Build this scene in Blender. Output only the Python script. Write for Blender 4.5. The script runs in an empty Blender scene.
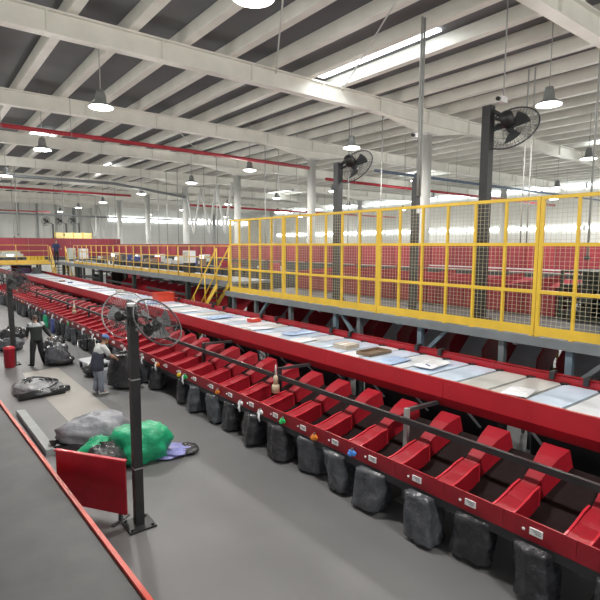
import bpy, math, random
from mathutils import Vector, Matrix, noise
random.seed(7)
S = bpy.context.scene
COL = S.collection
PI = math.pi

# ------------------------------------------------------------------ materials
def pm(name, col, rough=.5, metal=0.0, ns=6.0, var=.12, bump=0.0, bs=30.0, spec=.5, coat=0.0):
    m = bpy.data.materials.new(name); m.use_nodes = True
    nt = m.node_tree; b = nt.nodes['Principled BSDF']
    tc = nt.nodes.new('ShaderNodeTexCoord')
    n = nt.nodes.new('ShaderNodeTexNoise'); n.inputs['Scale'].default_value = ns
    n.inputs['Detail'].default_value = 5
    nt.links.new(tc.outputs['Object'], n.inputs['Vector'])
    r = nt.nodes.new('ShaderNodeValToRGB')
    r.color_ramp.elements[0].position = .3; r.color_ramp.elements[1].position = .7
    r.color_ramp.elements[0].color = (*[c*(1-var) for c in col], 1)
    r.color_ramp.elements[1].color = (*[min(1, c*(1+var)) for c in col], 1)
    nt.links.new(n.outputs['Fac'], r.inputs['Fac'])
    nt.links.new(r.outputs['Color'], b.inputs['Base Color'])
    b.inputs['Roughness'].default_value = rough; b.inputs['Metallic'].default_value = metal
    b.inputs['Specular IOR Level'].default_value = spec
    b.inputs['Coat Weight'].default_value = coat
    if bump:
        n2 = nt.nodes.new('ShaderNodeTexNoise'); n2.inputs['Scale'].default_value = bs
        n2.inputs['Detail'].default_value = 4
        nt.links.new(tc.outputs['Object'], n2.inputs['Vector'])
        bp = nt.nodes.new('ShaderNodeBump'); bp.inputs['Strength'].default_value = bump
        bp.inputs['Distance'].default_value = .05
        nt.links.new(n2.outputs['Fac'], bp.inputs['Height'])
        nt.links.new(bp.outputs['Normal'], b.inputs['Normal'])
    return m
def em(name, col, s):
    m = bpy.data.materials.new(name); m.use_nodes = True
    b = m.node_tree.nodes['Principled BSDF']
    b.inputs['Base Color'].default_value = (*col, 1)
    b.inputs['Emission Color'].default_value = (*col, 1)
    b.inputs['Emission Strength'].default_value = s
    return m
M = dict(
    floor=pm('polished_concrete', (.165,.165,.168), .5, ns=.5, var=.12, bump=.03, bs=8),
    lane=pm('pale_floor_coating', (.33,.312,.285), .5, ns=.9, var=.08),
    wall=pm('pale_cladding', (.86,.87,.83), .6, ns=.3, var=.05),
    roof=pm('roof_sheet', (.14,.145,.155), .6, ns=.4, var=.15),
    steel=pm('cream_steel', (.80,.79,.73), .5, ns=1.5, var=.06),
    colm=pm('column_paint', (.55,.56,.54), .5, ns=1.2, var=.08),
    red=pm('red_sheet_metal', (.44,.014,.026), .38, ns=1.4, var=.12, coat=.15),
    red2=pm('red_chute_paint', (.36,.010,.022), .42, ns=2.5, var=.2),
    redlip=pm('red_rim_paint', (.62,.03,.05), .35, ns=3, var=.1),
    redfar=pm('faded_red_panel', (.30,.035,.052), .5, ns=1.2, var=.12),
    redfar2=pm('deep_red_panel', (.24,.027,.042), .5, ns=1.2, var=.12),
    brown=pm('scuffed_brown_slide', (.016,.009,.009), .75, ns=4, var=.4, spec=.15),
    yellow=pm('yellow_paint', (.70,.46,.04), .42, ns=3, var=.08),
    ydull=pm('aged_yellow_paint', (.62,.40,.07), .5, ns=3, var=.12),
    ycream=pm('pale_yellow_panel', (.62,.52,.22), .6, ns=2, var=.1),
    wire=pm('galvanised_wire', (.55,.50,.34), .5, .2, ns=5, var=.1),
    grey=pm('grey_platform_paint', (.17,.19,.20), .5, ns=2, var=.12),
    blue=pm('blue_grey_paint', (.17,.23,.28), .5, ns=2, var=.12),
    lgrey=pm('light_grey_slide', (.66,.69,.72), .35, ns=3, var=.1),
    dark=pm('black_steel', (.022,.022,.024), .45, ns=4, var=.25),
    dark2=pm('charcoal_steel', (.055,.058,.062), .5, ns=3, var=.25),
    dgreen=pm('dark_green_paint', (.03,.042,.036), .6, ns=3, var=.3),
    bag=pm('black_poly', (.030,.031,.035), .2, ns=5, var=.35, bump=.55, bs=11, spec=.6),
    bagg=pm('smoky_poly', (.075,.08,.09), .22, ns=5, var=.4, bump=.6, bs=9, spec=.6),
    tarp=pm('painted_sheen_poly', (.16,.165,.18), .3, ns=3.2, var=.9, bump=.6, bs=8),  # grey sheen on black poly, put into the colour as noise patches
    sackg=pm('grey_woven_poly', (.27,.28,.31), .42, ns=4, var=.25, bump=.6, bs=8),
    green=pm('green_woven_poly', (.015,.36,.17), .38, ns=4, var=.25, bump=.5, bs=8),
    bluep=pm('blue_poly', (.05,.07,.24), .4, ns=4, var=.3, bump=.4, bs=9),
    violet=pm('lilac_poly', (.24,.25,.55), .35, ns=4, var=.25, bump=.5, bs=9),
    trayb=pm('pale_blue_belt', (.56,.67,.82), .22, ns=3, var=.10),
    trayg=pm('pale_grey_belt', (.50,.51,.50), .3, ns=3, var=.08),
    trayw=pm('white_belt', (.72,.76,.82), .25, ns=3, var=.1),
    gapm=pm('grey_joint_cover', (.15,.155,.16), .5, ns=3, var=.2),
    mail=pm('white_mailer', (.80,.83,.88), .25, ns=6, var=.06, bump=.6, bs=9),
    mailb=pm('blue_mailer', (.40,.55,.82), .25, ns=6, var=.1, bump=.6, bs=9),
    card=pm('pale_cardboard', (.52,.46,.38), .7, ns=5, var=.08),
    cardb=pm('brown_cardboard', (.22,.15,.10), .7, ns=5, var=.15),
    tote=pm('orange_red_tote', (.62,.06,.03), .4, ns=4, var=.1),
    label=pm('white_label', (.80,.80,.80), .5, ns=20, var=.03),
    ink=pm('label_ink', (.06,.06,.07), .6),
    tgreen=pm('tag_green', (.02,.50,.12), .4), tyellow=pm('tag_yellow', (.85,.60,.02), .4),
    torange=pm('tag_orange', (.80,.24,.02), .4), tblue=pm('tag_blue', (.08,.28,.80), .4),
    twhite=pm('tag_white', (.82,.84,.86), .4),
    beige=pm('beige_plastic', (.58,.48,.34), .45), glassy=pm('clear_lamp', (.8,.8,.82), .2),
    pipe=pm('red_fire_pipe', (.42,.025,.04), .4, ns=3, var=.1),
    duct=pm('grey_tray', (.20,.22,.23), .5, ns=3, var=.1), bpipe=pm('slate_blue_pipe', (.14,.19,.27), .5),
    rod=pm('zinc_conduit', (.36,.37,.36), .6, 0.0, ns=3, var=.1),
    lampb=pm('lamp_housing', (.22,.23,.23), .45), lampe=em('lamp_glow', (1,.99,.95), 14),
    day=em('daylight_pane', (.94,.98,1), 7), screen=em('lit_panel', (.9,.95,1), 1.6),
    rubber=pm('grey_conveyor_belt', (.085,.087,.09), .55, ns=3, var=.12), chrome=pm('bare_steel', (.5,.5,.5), .3, .8),
    cream=pm('cream_cabinet', (.50,.52,.47), .5), kerb=pm('light_grey_plate', (.36,.39,.39), .5, ns=3, var=.08),
    skin=pm('skin', (.45,.27,.19), .5, ns=10, var=.06), hair=pm('dark_hair', (.05,.035,.03), .6),
    brownhair=pm('brown_hair', (.07,.04,.028), .6),
    tee=pm('pale_grey_tee', (.50,.52,.52), .8, ns=12, var=.08), apron=pm('dark_blue_apron', (.045,.05,.075), .8, ns=10, var=.2),
    jean=pm('grey_blue_trousers', (.23,.26,.32), .8, ns=12, var=.12), bcap=pm('blue_cap', (.10,.20,.46), .7, ns=15, var=.2),
    shoe=pm('white_shoe', (.62,.62,.60), .6), jacket=pm('dark_green_jacket', (.025,.032,.03), .75, ns=8, var=.2),
    yoke=pm('grey_yoke', (.42,.45,.46), .75), blackcloth=pm('black_cloth', (.016,.016,.018), .8),
    navy=pm('navy_cloth', (.03,.04,.10), .8), purple=pm('purple_box', (.14,.07,.18), .5),
)

# ------------------------------------------------------------------ mesh builder
class MB:
    def __init__(s): s.v = []; s.f = []; s.mi = []; s.cur = 0; s.sm = []; s.smooth = False
    def face(s, idx): s.f.append(idx); s.mi.append(s.cur); s.sm.append(s.smooth)
    def add(s, vs, fs):
        o = len(s.v); s.v += [tuple(p) for p in vs]
        for f in fs: s.face([i+o for i in f])
    def box(s, x0,x1,y0,y1,z0,z1):
        s.add([(x0,y0,z0),(x1,y0,z0),(x1,y1,z0),(x0,y1,z0),(x0,y0,z1),(x1,y0,z1),(x1,y1,z1),(x0,y1,z1)],
              [(0,3,2,1),(4,5,6,7),(0,1,5,4),(1,2,6,5),(2,3,7,6),(3,0,4,7)]); return s
    def prism(s, pts, vec):   # planar polygon pushed along vec
        vec = Vector(vec); n = len(pts); a = [Vector(p) for p in pts]; b = [p+vec for p in a]
        s.add(a+b, [tuple(range(n))[::-1], tuple(range(n, 2*n))] + [(i,(i+1)%n,n+(i+1)%n,n+i) for i in range(n)]); return s
    def bar(s, p, q, w, h, up=(0,0,1)):
        p = Vector(p); q = Vector(q); d = (q-p).normalized(); up = Vector(up)
        if abs(d.dot(up)) > .98: up = Vector((1,0,0))
        x = d.cross(up).normalized(); y = x.cross(d)
        c = [x*(-w/2)-y*(h/2), x*(w/2)-y*(h/2), x*(w/2)+y*(h/2), x*(-w/2)+y*(h/2)]
        s.prism([p+k for k in c], q-p); return s
    def tube(s, pts, r, n=8, closed=False):
        pts = [Vector(p) for p in pts]; L = len(pts); o = len(s.v); ref = None
        for i, p in enumerate(pts):
            if closed: d = pts[(i+1)%L]-pts[i-1]
            else: d = pts[min(i+1,L-1)]-pts[max(i-1,0)]
            d.normalize()
            if ref is None:
                ref = Vector((0,0,1)) if abs(d.z) < .9 else Vector((1,0,0))
            x = d.cross(ref).normalized(); y = d.cross(x); ref = ref if abs(d.dot(ref)) < .95 else y
            rr = r[i] if isinstance(r, (list,tuple)) else r
            for k in range(n):
                a = 2*PI*k/n; s.v.append(tuple(p+x*math.cos(a)*rr+y*math.sin(a)*rr))
        for i in range(L if closed else L-1):
            j = (i+1) % L
            for k in range(n): s.face([o+i*n+k, o+i*n+(k+1)%n, o+j*n+(k+1)%n, o+j*n+k])
        if not closed:
            s.face([o+k for k in range(n)][::-1]); s.face([o+(L-1)*n+k for k in range(n)])
        return s
    def cyl(s, p, q, r, r2=None, n=16): return s.tube([p, q], [r, r if r2 is None else r2], n)
    def lathe(s, prof, c, n=20):
        o = len(s.v); c = Vector(c)
        for (r, z) in prof:
            for k in range(n):
                a = 2*PI*k/n; s.v.append((c.x+r*math.cos(a), c.y+r*math.sin(a), c.z+z))
        for i in range(len(prof)-1):
            for k in range(n): s.face([o+i*n+k, o+i*n+(k+1)%n, o+(i+1)*n+(k+1)%n, o+(i+1)*n+k])
        s.face([o+k for k in range(n)][::-1]); s.face([o+(len(prof)-1)*n+k for k in range(n)]); return s
    def ball(s, c, rx, ry, rz, n=12, m=8, fn=None):
        o = len(s.v); c = Vector(c)
        for i in range(m+1):
            t = PI*i/m
            for k in range(n):
                a = 2*PI*k/n; d = Vector((math.sin(t)*math.cos(a), math.sin(t)*math.sin(a), math.cos(t)))
                k_ = fn(d) if fn else 1
                s.v.append(tuple(c+Vector((d.x*rx*k_, d.y*ry*k_, d.z*rz*k_))))
        for i in range(m):
            for k in range(n): s.face([o+i*n+k, o+(i+1)*n+k, o+(i+1)*n+(k+1)%n, o+i*n+(k+1)%n])
        return s
    def mesh(s, name, mats):
        me = bpy.data.meshes.new(name); me.from_pydata(s.v, [], s.f)
        for m in (mats if isinstance(mats, (list,tuple)) else [mats]): me.materials.append(m)
        me.polygons.foreach_set('material_index', s.mi)
        me.polygons.foreach_set('use_smooth', s.sm); me.update()
        return me
    def build(s, name, mats, parent=None, loc=None):
        if loc is not None:
            l = Vector(loc); s.v = [tuple(Vector(p)-l) for p in s.v]
        o = bpy.data.objects.new(name, s.mesh(name, mats)); COL.objects.link(o)
        if loc is not None: o.location = loc
        if parent: o.parent = parent
        return o

LABELS = {}
def tag(o, label, cat, group=None):
    o['label'] = label; o['category'] = cat
    if group: o['group'] = group
    LABELS.setdefault(label, []).append(o.name); return o
def thing(name, label, cat, loc=(0,0,0), rz=0, group=None):
    o = bpy.data.objects.new(name, None); COL.objects.link(o); o.empty_display_size = .2
    o.location = loc; o.rotation_euler = (0,0,rz); return tag(o, label, cat, group)
def struct(o): o['kind'] = 'structure'; return o
def copy_tree(o, parent=None):
    c = o.copy(); COL.objects.link(c); c.parent = parent
    for ch in [k for k in CH.get(o.name, [])]: copy_tree(ch, c)
    return c
CH = {}
def reg(root):               # remember the children of a source thing, so that copies can be made quickly
    for o in COL.objects:
        if o.parent: CH.setdefault(o.parent.name, [])
    for o in COL.objects:
        if o.parent and o not in CH[o.parent.name]: CH[o.parent.name].append(o)
    return root
_ones = ['','first','second','third','fourth','fifth','sixth','seventh','eighth','ninth','tenth','eleventh','twelfth','thirteenth',
         'fourteenth','fifteenth','sixteenth','seventeenth','eighteenth','nineteenth']
_tens = ['','','twenty','thirty','forty','fifty','sixty','seventy','eighty','ninety']
def nth(i):
    if i >= 100: return 'hundredth' if i == 100 else 'hundred-and-' + nth(i-100)
    if i < 20: return _ones[i]
    if i % 10 == 0: return _tens[i//10][:-1] + 'ieth'
    return _tens[i//10] + '-' + _ones[i % 10]

# ------------------------------------------------------------------ the setting
struct(MB().box(-16,48,-14,74,-.2,0).build('floor', M['floor']))
struct(MB().prism([(2.75,9.3,.002),(3.82,9.3,.002),(3.72,18.4,.002),(2.60,18.2,.002)], (0,0,.004)).build('floor_strip', M['lane']))
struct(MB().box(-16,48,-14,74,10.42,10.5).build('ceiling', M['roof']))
w = MB(); w.box(-16,48,74,74.2,0,10.4)
for i in range(64): w.box(-15.9+i, -15.75+i, 73.95, 74, 0, 10.4)
struct(w.build('wall_far', M['wall']))
w = MB(); w.box(48,48.2,-14,74,0,10.4)
for i in range(44): w.box(47.95,48,-13.9+2*i,-13.75+2*i,0,10.4)
struct(w.build('wall_side', M['wall']))
k = 0
for (y0,y1,z0,z1) in [(y, y+7.9, 5.78, 6.06) for y in range(-12, 66, 8)] + [(y, y+7.9, 9.5, 9.8) for y in range(-12, 66, 8)]:
    k += 1
    f = struct(MB().box(47.88,47.94,y0,y1,z0,z1).build('window_%d' % k, M['day']))
    g = MB()
    for yy in (y0, (y0+y1)/2, y1): g.box(47.84,47.9,yy-.05,yy+.05,z0-.06,z1+.06)
    g.box(47.84,47.9,y0,y1,z0-.06,z0); g.box(47.84,47.9,y0,y1,z1,z1+.06)
    g.build('window_frame', M['colm'], f)
for (x0,x1) in [(22.6,28.0),(28.6,34.0),(34.6,40),(40.6,46)]:
    k += 1
    f = struct(MB().box(x0,x1,73.86,73.92,7.75,8.25).build('window_%d' % k, M['day']))
    g = MB()
    for xx in (x0,(x0+x1)/2,x1): g.box(xx-.05,xx+.05,73.8,73.88,7.7,8.3)
    g.build('window_frame', M['colm'], f)
UK = [-2.3, 5.9, 14.2, 22.1, 30.2, 38.5, 46.8, 55.0, 63.2, 71.0]
for u in UK:
    b = MB()
    b.box(-16,48,u-.05,u+.05,9.46,10.0); b.box(-16,48,u-.16,u+.16,9.43,9.47); b.box(-16,48,u-.16,u+.16,9.97,10.02)
    for cx in (-2, 18, 38):            # haunches beside the columns
        b.prism([(cx-3.0,u-.05,9.44),(cx-.25,u-.05,9.0),(cx+.25,u-.05,9.0),(cx+3.0,u-.05,9.44)], (0,.1,0))
    for x in range(-15, 48, 3): b.box(x-.02,x+.02,u-.14,u+.14,9.46,9.98)
    struct(b.build('roof_rafter', M['steel'], loc=(18,u,9.3)))
    for cx in (18, 38):
        c = MB(); c.smooth = True; c.cyl((cx,u,0),(cx,u,8.95),.24,n=20); c.smooth = False
        c.box(cx-.32,cx+.32,u-.32,u+.32,8.95,9.02); c.box(cx-.35,cx+.35,u-.35,u+.35,0,.06)
        struct(c.build('column', M['colm'], loc=(cx,u,0)))
x = -15.0
while x < 47:
    p = MB(); p.box(x-.13,x+.13,-14,74,10.02,10.05); p.box(x-.14,x-.10,-14,74,10.05,10.36); p.box(x-.13,x+.10,-14,74,10.36,10.41)
    struct(p.build('roof_purlin', M['steel'], loc=(x,0,10))); x += 1.55
for (x,y) in [(31,14.0-3.5),(33,46),(33,26),(12,42),(6,33),(12,12),(28,-3)]:    # translucent roof lights between purlins
    k += 1
    struct(MB().box(x-.45,x+.45,y-2.6,y+2.6,10.36,10.40).build('window_%d' % k, M['day']))
for i in range(14):
    xx = -9.2+2.25*i
    b = MB(); b.smooth = True; b.cyl((xx,73.2,0),(xx,73.2,10.4),.13 if i % 3 else .2,n=10); struct(b.build('wall_post', M['colm'] if i % 2 else M['kerb'], loc=(xx,73.2,0)))
for i in range(9):
    u0, u1 = UK[1+i % 8], UK[2+i % 8]; xx = (4.5,21,10,26,1,30,13,22.5,7.5)[i]
    b = MB(); b.smooth = True; b.tube([(xx,u0,9.5),(xx+5.5,u1,9.92)], .022, 6); struct(b.build('roof_tie', M['colm'], loc=(xx,u0,9.5)))
# V-shaped bracing between the columns
for (ya,yb,yc) in [(30.9,32.0,33.1),(33.2,34.4,35.6),(35.7,37.0,38.2),(58.7,60.4,62.2),(62.4,64.5,66.2)]:
    b = MB(); b.bar((18,ya,8.6),(18,yb,5.1),.13,.13); b.bar((18,yc,8.6),(18,yb,5.1),.13,.13)
    struct(b.build('column_brace', M['colm'], loc=(18,yb,5.1)))

# ------------------------------------------------------------------ lamps
def make_lamp(x, y, label):
    t = thing('high_bay_lamp', label, 'lamp', (x,y,8.1), 0, 'high bay lamps under the roof')
    MB().cyl((0,0,.42),(0,0,2.32),.014,n=6).build('rod', M['rod'], t)
    h = MB(); h.smooth = True; h.lathe([(.10,.45),(.14,.30),(.16,.12),(.30,.05),(.34,.0)], (0,0,0), 24)
    h.build('housing', M['lampb'], t)
    g = MB(); g.smooth = True; g.lathe([(.31,-.004),(.33,-.03),(.22,-.06),(.05,-.07)], (0,0,0), 24); g.build('lens', M['lampe'], t)
    return t
def lamp_light(t, e=520):
    l = bpy.data.lights.new('lamp_light', 'AREA'); l.shape = 'DISK'; l.size = .6; l.energy = e; l.color = (1,.97,.92)
    o = bpy.data.objects.new('lamp_light', l); COL.objects.link(o); o.parent = t; o.location = (0,0,-.1)
    l = bpy.data.lights.new('ceiling_fill_light', 'POINT'); l.shadow_soft_size = .3; l.energy = e*.36; l.color = (1,.97,.92)   # added point light below the lens, brightens the ceiling
    o = bpy.data.objects.new('ceiling_fill_light', l); COL.objects.link(o); o.parent = t; o.location = (0,0,-.5)
rows = [(4.5, [-1,7,15,23,33,41,49.5,58,66]), (14.1, [-1,7,14.8,22.4,29.2,37.8,47.5,56,64]), (24, [2,10,19.6,27,34,42,52,62]), (34, [6,16,26,36,48,60]), (42,[4,20,36,54])]
names = ['above the front chutes','over the platform fence','beyond the pale columns','over the back bay','by the daylight wall']
lamp0 = None
for ri, (x, us) in enumerate(rows):
    for i, u in enumerate(us):
        lab = 'round high bay lamp hanging %s, %s from the near end' % (names[ri], nth(i+1))
        if lamp0 is None: lamp0 = reg(make_lamp(x, u, lab)); lamp = lamp0
        else:
            lamp = copy_tree(lamp0); lamp.location = (x,u,8.1); tag(lamp, lab, 'lamp', 'high bay lamps under the roof')
        lamp_light(lamp, 330)

# ------------------------------------------------------------------ pipes, ducts and rods under the roof
def pipe(name, pts, r, mat, label, cat, brk=True):
    t = thing(name, label, cat, pts[0])
    o = Vector(pts[0]); b = MB(); b.smooth = True
    b.tube([Vector(p)-o for p in pts], r, 10); b.build('pipe_run', mat, t)
    if brk:
        L = (Vector(pts[-1])-Vector(pts[0])).length; n = int(L//4)
        for i in range(n):
            p = Vector(pts[0]).lerp(Vector(pts[1]), (i+.5)/n)-o
            h = MB(); h.cyl(p, p+Vector((0,0,9.95-o.z-p.z)), .012, n=6); h.tube([p+Vector((0,math.cos(a)*(r+.01),math.sin(a)*(r+.01))) for a in [q*PI/6 for q in range(12)]], .012, 5, True)
            h.build('hanger', M['rod'], t)
pipe('fire_pipe', [(-8,21.6,8.62),(6.5,21.6,8.55),(17.4,21.6,8.42)], .085, M['pipe'], 'red fire pipe ending beside the pale round column above the platform', 'pipe')
pipe('fire_pipe', [(18.8,21.8,7.97),(46,21.8,7.9)], .085, M['pipe'], 'red fire pipe running behind the tall fan towards the side wall', 'pipe')
pipe('fire_pipe', [(-8,45.6,8.72),(16,45.6,8.66)], .10, M['pipe'], 'red fire pipe crossing the far part of the hall', 'pipe')
pipe('fire_pipe', [(19,40.5,7.7),(46,40.5,7.6)], .09, M['pipe'], 'thin red pipe far beyond the columns', 'pipe')
pipe('cable_duct', [(-8,37.2,8.62),(11.7,36.9,8.6),(17.6,37.6,8.05)], .10, M['duct'], 'dark grey duct bending down towards the far columns', 'duct')
pipe('cable_duct', [(-8,60,7.5),(30,60,7.4)], .09, M['duct'], 'grey horizontal tray in front of the end wall', 'duct')
pipe('cable_duct', [(-8,64,8.0),(13,64,8.0)], .07, M['pipe'], 'short dull red pipe high before the end wall', 'pipe')
pipe('water_pipe', [(19,18.2,8.05),(46,17.6,8.0)], .075, M['bpipe'], 'slate blue pipe running past the far fence corner', 'pipe')
rodpos = [(a+1.3 if a == 15 else a, b_*(a+1.3)/a if a == 15 else b_, c_) for (a, b_, c_) in [(15,60,4.3),(13,68,4.3),(15,53.1,4.3),(15,46.9,4.3),(15,36.8,4.2),(15,35.2,4.2),(15,33.3,4.2),(15,29.3,4.2),(15,27.6,4.2),(15,22.3,4.2),
          (15,21.1,6.9),(15,15.9,4.2),(15,14,4.2),(15,8.1,4.2),(15,7.9,4.2),(13,5.3,3.9),(9,40,4.9),(6,40,4.9),(4,33,5.5),(7.5,52.3,4.85),(11,52.3,4.85),(3,52.3,4.85)]]
rlab = ['third','fourth','fifth','sixth','seventh','eighth']
for i, (x,y,z) in enumerate(rodpos):
    t = MB(); t.smooth = True; t.cyl((0,0,0),(0,0,9.95-z),.026,n=8)
    o = t.build('hanger_rod', M['rod']); o.location = (x,y,z)
    tag(o, 'thin vertical steel rod hung from the roof, %s counting from the right of the photo' % nth(sorted(rodpos, key=lambda q: q[1]/q[0]).index((x,y,z))+1), 'rod', 'hanging rods under the roof')
    c = MB(); c.box(-.05,.05,-.05,.05,-.02,.08); c.build('clamp', M['dark2'], o)
for (x,y,z,l) in [(12.6,10.3,7.6,'small white camera on a bracket beside the round column'),(11.6,6.9,7.75,'small white camera hung near the right tall fan'),(17.2,22.5,7.3,'white junction box by the column behind the tall fan')]:
    t = thing('security_camera' if 'camera' in l else 'junction_box', l, 'camera' if 'camera' in l else 'box', (x,y,z))
    MB().box(-.16,.12,-.07,.07,-.07,.07).build('body', M['label'], t)
    MB().cyl((-.22,0,0),(-.16,0,0),.05,n=12).build('lens', M['dark'], t)
    MB().cyl((.05,0,.07),(.05,0,10.43-z),.018,n=8).build('stem', M['rod'], t)

# ------------------------------------------------------------------ fans
def fan_head(parent, c, axis, R, ring, depth=.2, motor=.12):
    c = Vector(c); ax = Vector(axis).normalized()
    x = ax.cross(Vector((0,0,1))).normalized(); y = x.cross(ax)
    def on(r, a, d): return c + x*(r*math.cos(a)) + y*(r*math.sin(a)) + ax*d
    g = MB(); g.smooth = True
    g.tube([on(R, 2*PI*k/32, 0) for k in range(32)], .011*R/.36, 6, True)
    for (fr, dd) in ((.33,.55),(.66,.42)):
        for sgn in (1,-1): g.tube([on(R*fr, 2*PI*k/28, sgn*dd*depth) for k in range(28)], .0025*R/.36, 4, True)
    n = 44
    for k in range(n):
        a = 2*PI*k/n
        for sgn in (1,-1): g.tube([on(R*.14,a,sgn*depth*.58), on(R*.55,a,sgn*depth*.47), on(R*.85,a,sgn*depth*.28), on(R,a,0)], .0022*R/.36, 3)
    cage = g.build('guard_cage', ring, parent)
    b = MB()
    for k in range(3):
        a0 = 2*PI*k/3+.4
        for i in range(4):
            a1 = a0+i*.24; a2 = a1+.24
            b.add([on(R*.15,a1,.03-.02*i), on(R*.7,a1,.05-.03*i), on(R*.7,a2,.05-.03*(i+1)), on(R*.15,a2,.03-.02*(i+1))], [(0,1,2,3)])
    b.cyl(c-ax*.05, c+ax*.06, R*.16, R*.14, 16)
    b.build('blades', M['duct'] if ring is M['chrome'] else M['dark2'], parent)
    m = MB(); m.smooth = True
    m.tube([c-ax*(depth*.55), c-ax*(depth*.6), c-ax*(depth*.6+motor*1.7), c-ax*(depth*.6+motor*2)], [motor*.7,motor,motor,motor*.6], 16)
    m.build('motor', M['dark'], parent)
    return c-ax*(depth*.6+motor)
def fan_post(x, y, z0, H, w, label, mat, cap=None):
    t = thing('pedestal_fan', label, 'fan', (x,y,z0))
    p = MB(); p.box(-w/2,w/2,-w/2,w/2,.02,H); p.build('post', mat, t)
    b = MB(); b.box(-.2,.2,-.2,.2,0,.03)
    for sx in (-1,1):
        for sy in (-1,1): b.cyl((.15*sx,.15*sy,.03),(.15*sx,.15*sy,.06),.02,n=8)
    b.build('base_plate', M['dark'], t)
    return t
def arm(t, p, q, mat='dark', r=.035):
    a = MB(); a.smooth = True; a.tube([p, q], r, 8); a.build('arm', M[mat], t)
# near twin fan
t = fan_post(2.45,7.08,0,3.12,.125,'tall black post with two caged fans, beside the blue-capped worker', M['dark'])
c = MB(); c.smooth = True; c.cyl((0,0,3.05),(0,0,3.33),.075,n=16); c.build('top_housing', M['dark'], t)
MB().cyl((0,0,3.33),(0,0,3.37),.07,n=16).build('white_cap', M['label'], t)
b = MB()
for k in range(5): b.ball((.05+.03*math.cos(k*2.2), -.12+.03*k, 3.02+.045*math.sin(k*1.9)), .03,.03,.03, 8, 6)
b.build('wiring_bundle', M['chrome'], t)
m_ = fan_head(t, (.02,.36,3.16), (.62,.78,-.06), .35, M['chrome'], .2, .075); arm(t, (0,0,3.15), m_)
m_ = fan_head(t, (.30,-.20,3.10), (.30,-.70,.60), .40, M['dark2'], .2, .085); arm(t, (0,0,3.1), m_)
band = MB()
for z in (.9,2.25): band.box(-.066,.066,-.066,.066,z,z+.02)
band.build('cable_tie', M['chrome'], t)
# far-left fan on the working floor
t = fan_post(2.6,19.75,0,3.05,.16,'black fan post with grey cage by the red bin at the aisle end', M['dark'])
m_ = fan_head(t, (.10,-.45,2.98), (.25,-.85,.1), .42, M['dark2']); arm(t, (0,0,2.95), m_)
m_ = fan_head(t, (.42,.30,2.88), (.8,.4,.2), .42, M['dark2']); arm(t, (0,0,2.9), m_)
# tall fans standing behind the fence
t = fan_post(10.5,11.6,2.5,4.22,.20,'tall slate fan post behind the fence, its disc tipped towards the roof lamp', M['dark2'])
m_ = fan_head(t, (.36,-.33,4.12), (.80,.13,-.55), .62, M['dark2'], .24, .15); arm(t, (0,0,4.15), m_, r=.045); arm(t, (0,0,4.0), Vector(m_)+Vector((0,0,-.1)), r=.03)
t = fan_post(10.5,6.57,2.5,4.85,.20,'tall black fan post right of the round column, rising out of the photo', M['dark'])
m_ = fan_head(t, (.42,-.30,4.38), (.80,.13,-.55), .62, M['dark2'], .24, .15); arm(t, (0,0,4.8), m_, r=.045); arm(t, (0,0,4.65), Vector(m_)+Vector((0,0,-.1)), r=.03)
t = fan_post(10.5,8.57,2.5,3.45,.16,'dark post with pale conduits close beside the round column', M['dark2']); t['category'] = 'post'; t.name = 'utility_post'
c = MB(); c.smooth = True
for d in (-.05,.05): c.cyl((d,-.09,3.0),(d,-.09,7.4),.03,n=8)
c.build('conduit', M['rod'], t); MB().box(-.07,.07,-.13,-.08,2.55,2.72).build('switch_box', M['label'], t)
for i, x in enumerate((12.4,13.75,15.1)):
    t = fan_post(x,60,0,6.5+.1*i,.16,'dark fan post far behind, %s of three before the end wall' % ('left one','middle one','right one')[i], M['dark']); 
    t['group'] = 'far fans before the end wall'
    m_ = fan_head(t, (-.75,-.2,6.75+.1*i), (-.75,-.6,.2), .5, M['dark2']); arm(t, (0,0,6.45), m_)

# ------------------------------------------------------------------ front sorter
def gv(u): return 6.95-.007*(u-9)
def bv(u): return 5.50-.017*(u-9)
sorter = thing('sorting_conveyor', 'long red-sided sorting conveyor carrying pale trays across the hall', 'conveyor', (7,0,0))
o7 = Vector((7,0,0))
def g(u, dv, z): return Vector((gv(u)+dv, u, z))-o7
u = -4.0
while u < 62:
    a, e = u+.004, u+2.996
    b = MB()
    b.prism([g(a,0,1.64),g(a,0,1.955),g(a,.05,1.955),g(a,.05,1.64)], g(e,0,0)-g(a,0,0))
    b.prism([g(a,0,1.64),g(a,.05,1.64),g(a,.16,1.45),g(a,.13,1.45)], g(e,0,0)-g(a,0,0))
    for uu in (a+.12, a+1.5, e-.12):
        for z in (1.70,1.88): b.ball(g(uu,-.004,z), .008,.014,.014, 8, 6)
    b.build('front_guard', M['red'], sorter); 
    b = MB(); b.box(8.56-7,8.60-7,a,e,1.86,2.03); b.box(8.56-7,8.66-7,a,e,2.015,2.035); b.build('back_guard', M['red'], sorter)
    u += 3
b = MB(); b.prism([g(-4,.18,1.62),g(-4,.18,1.78),g(-4,.26,1.78),g(-4,.26,1.62)], g(62,0,0)-g(-4,0,0)); b.box(8.42-7,8.52-7,-4,62,1.62,1.8)
b.box(7.5-7,7.6-7,-4,62,1.6,1.72); b.build('frame_rail', M['dark2'], sorter)
MB().box(8.36-7,8.40-7,-4,62,1.40,1.46).build('light_rail', M['lgrey'], sorter)
u = -3.3
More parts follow.
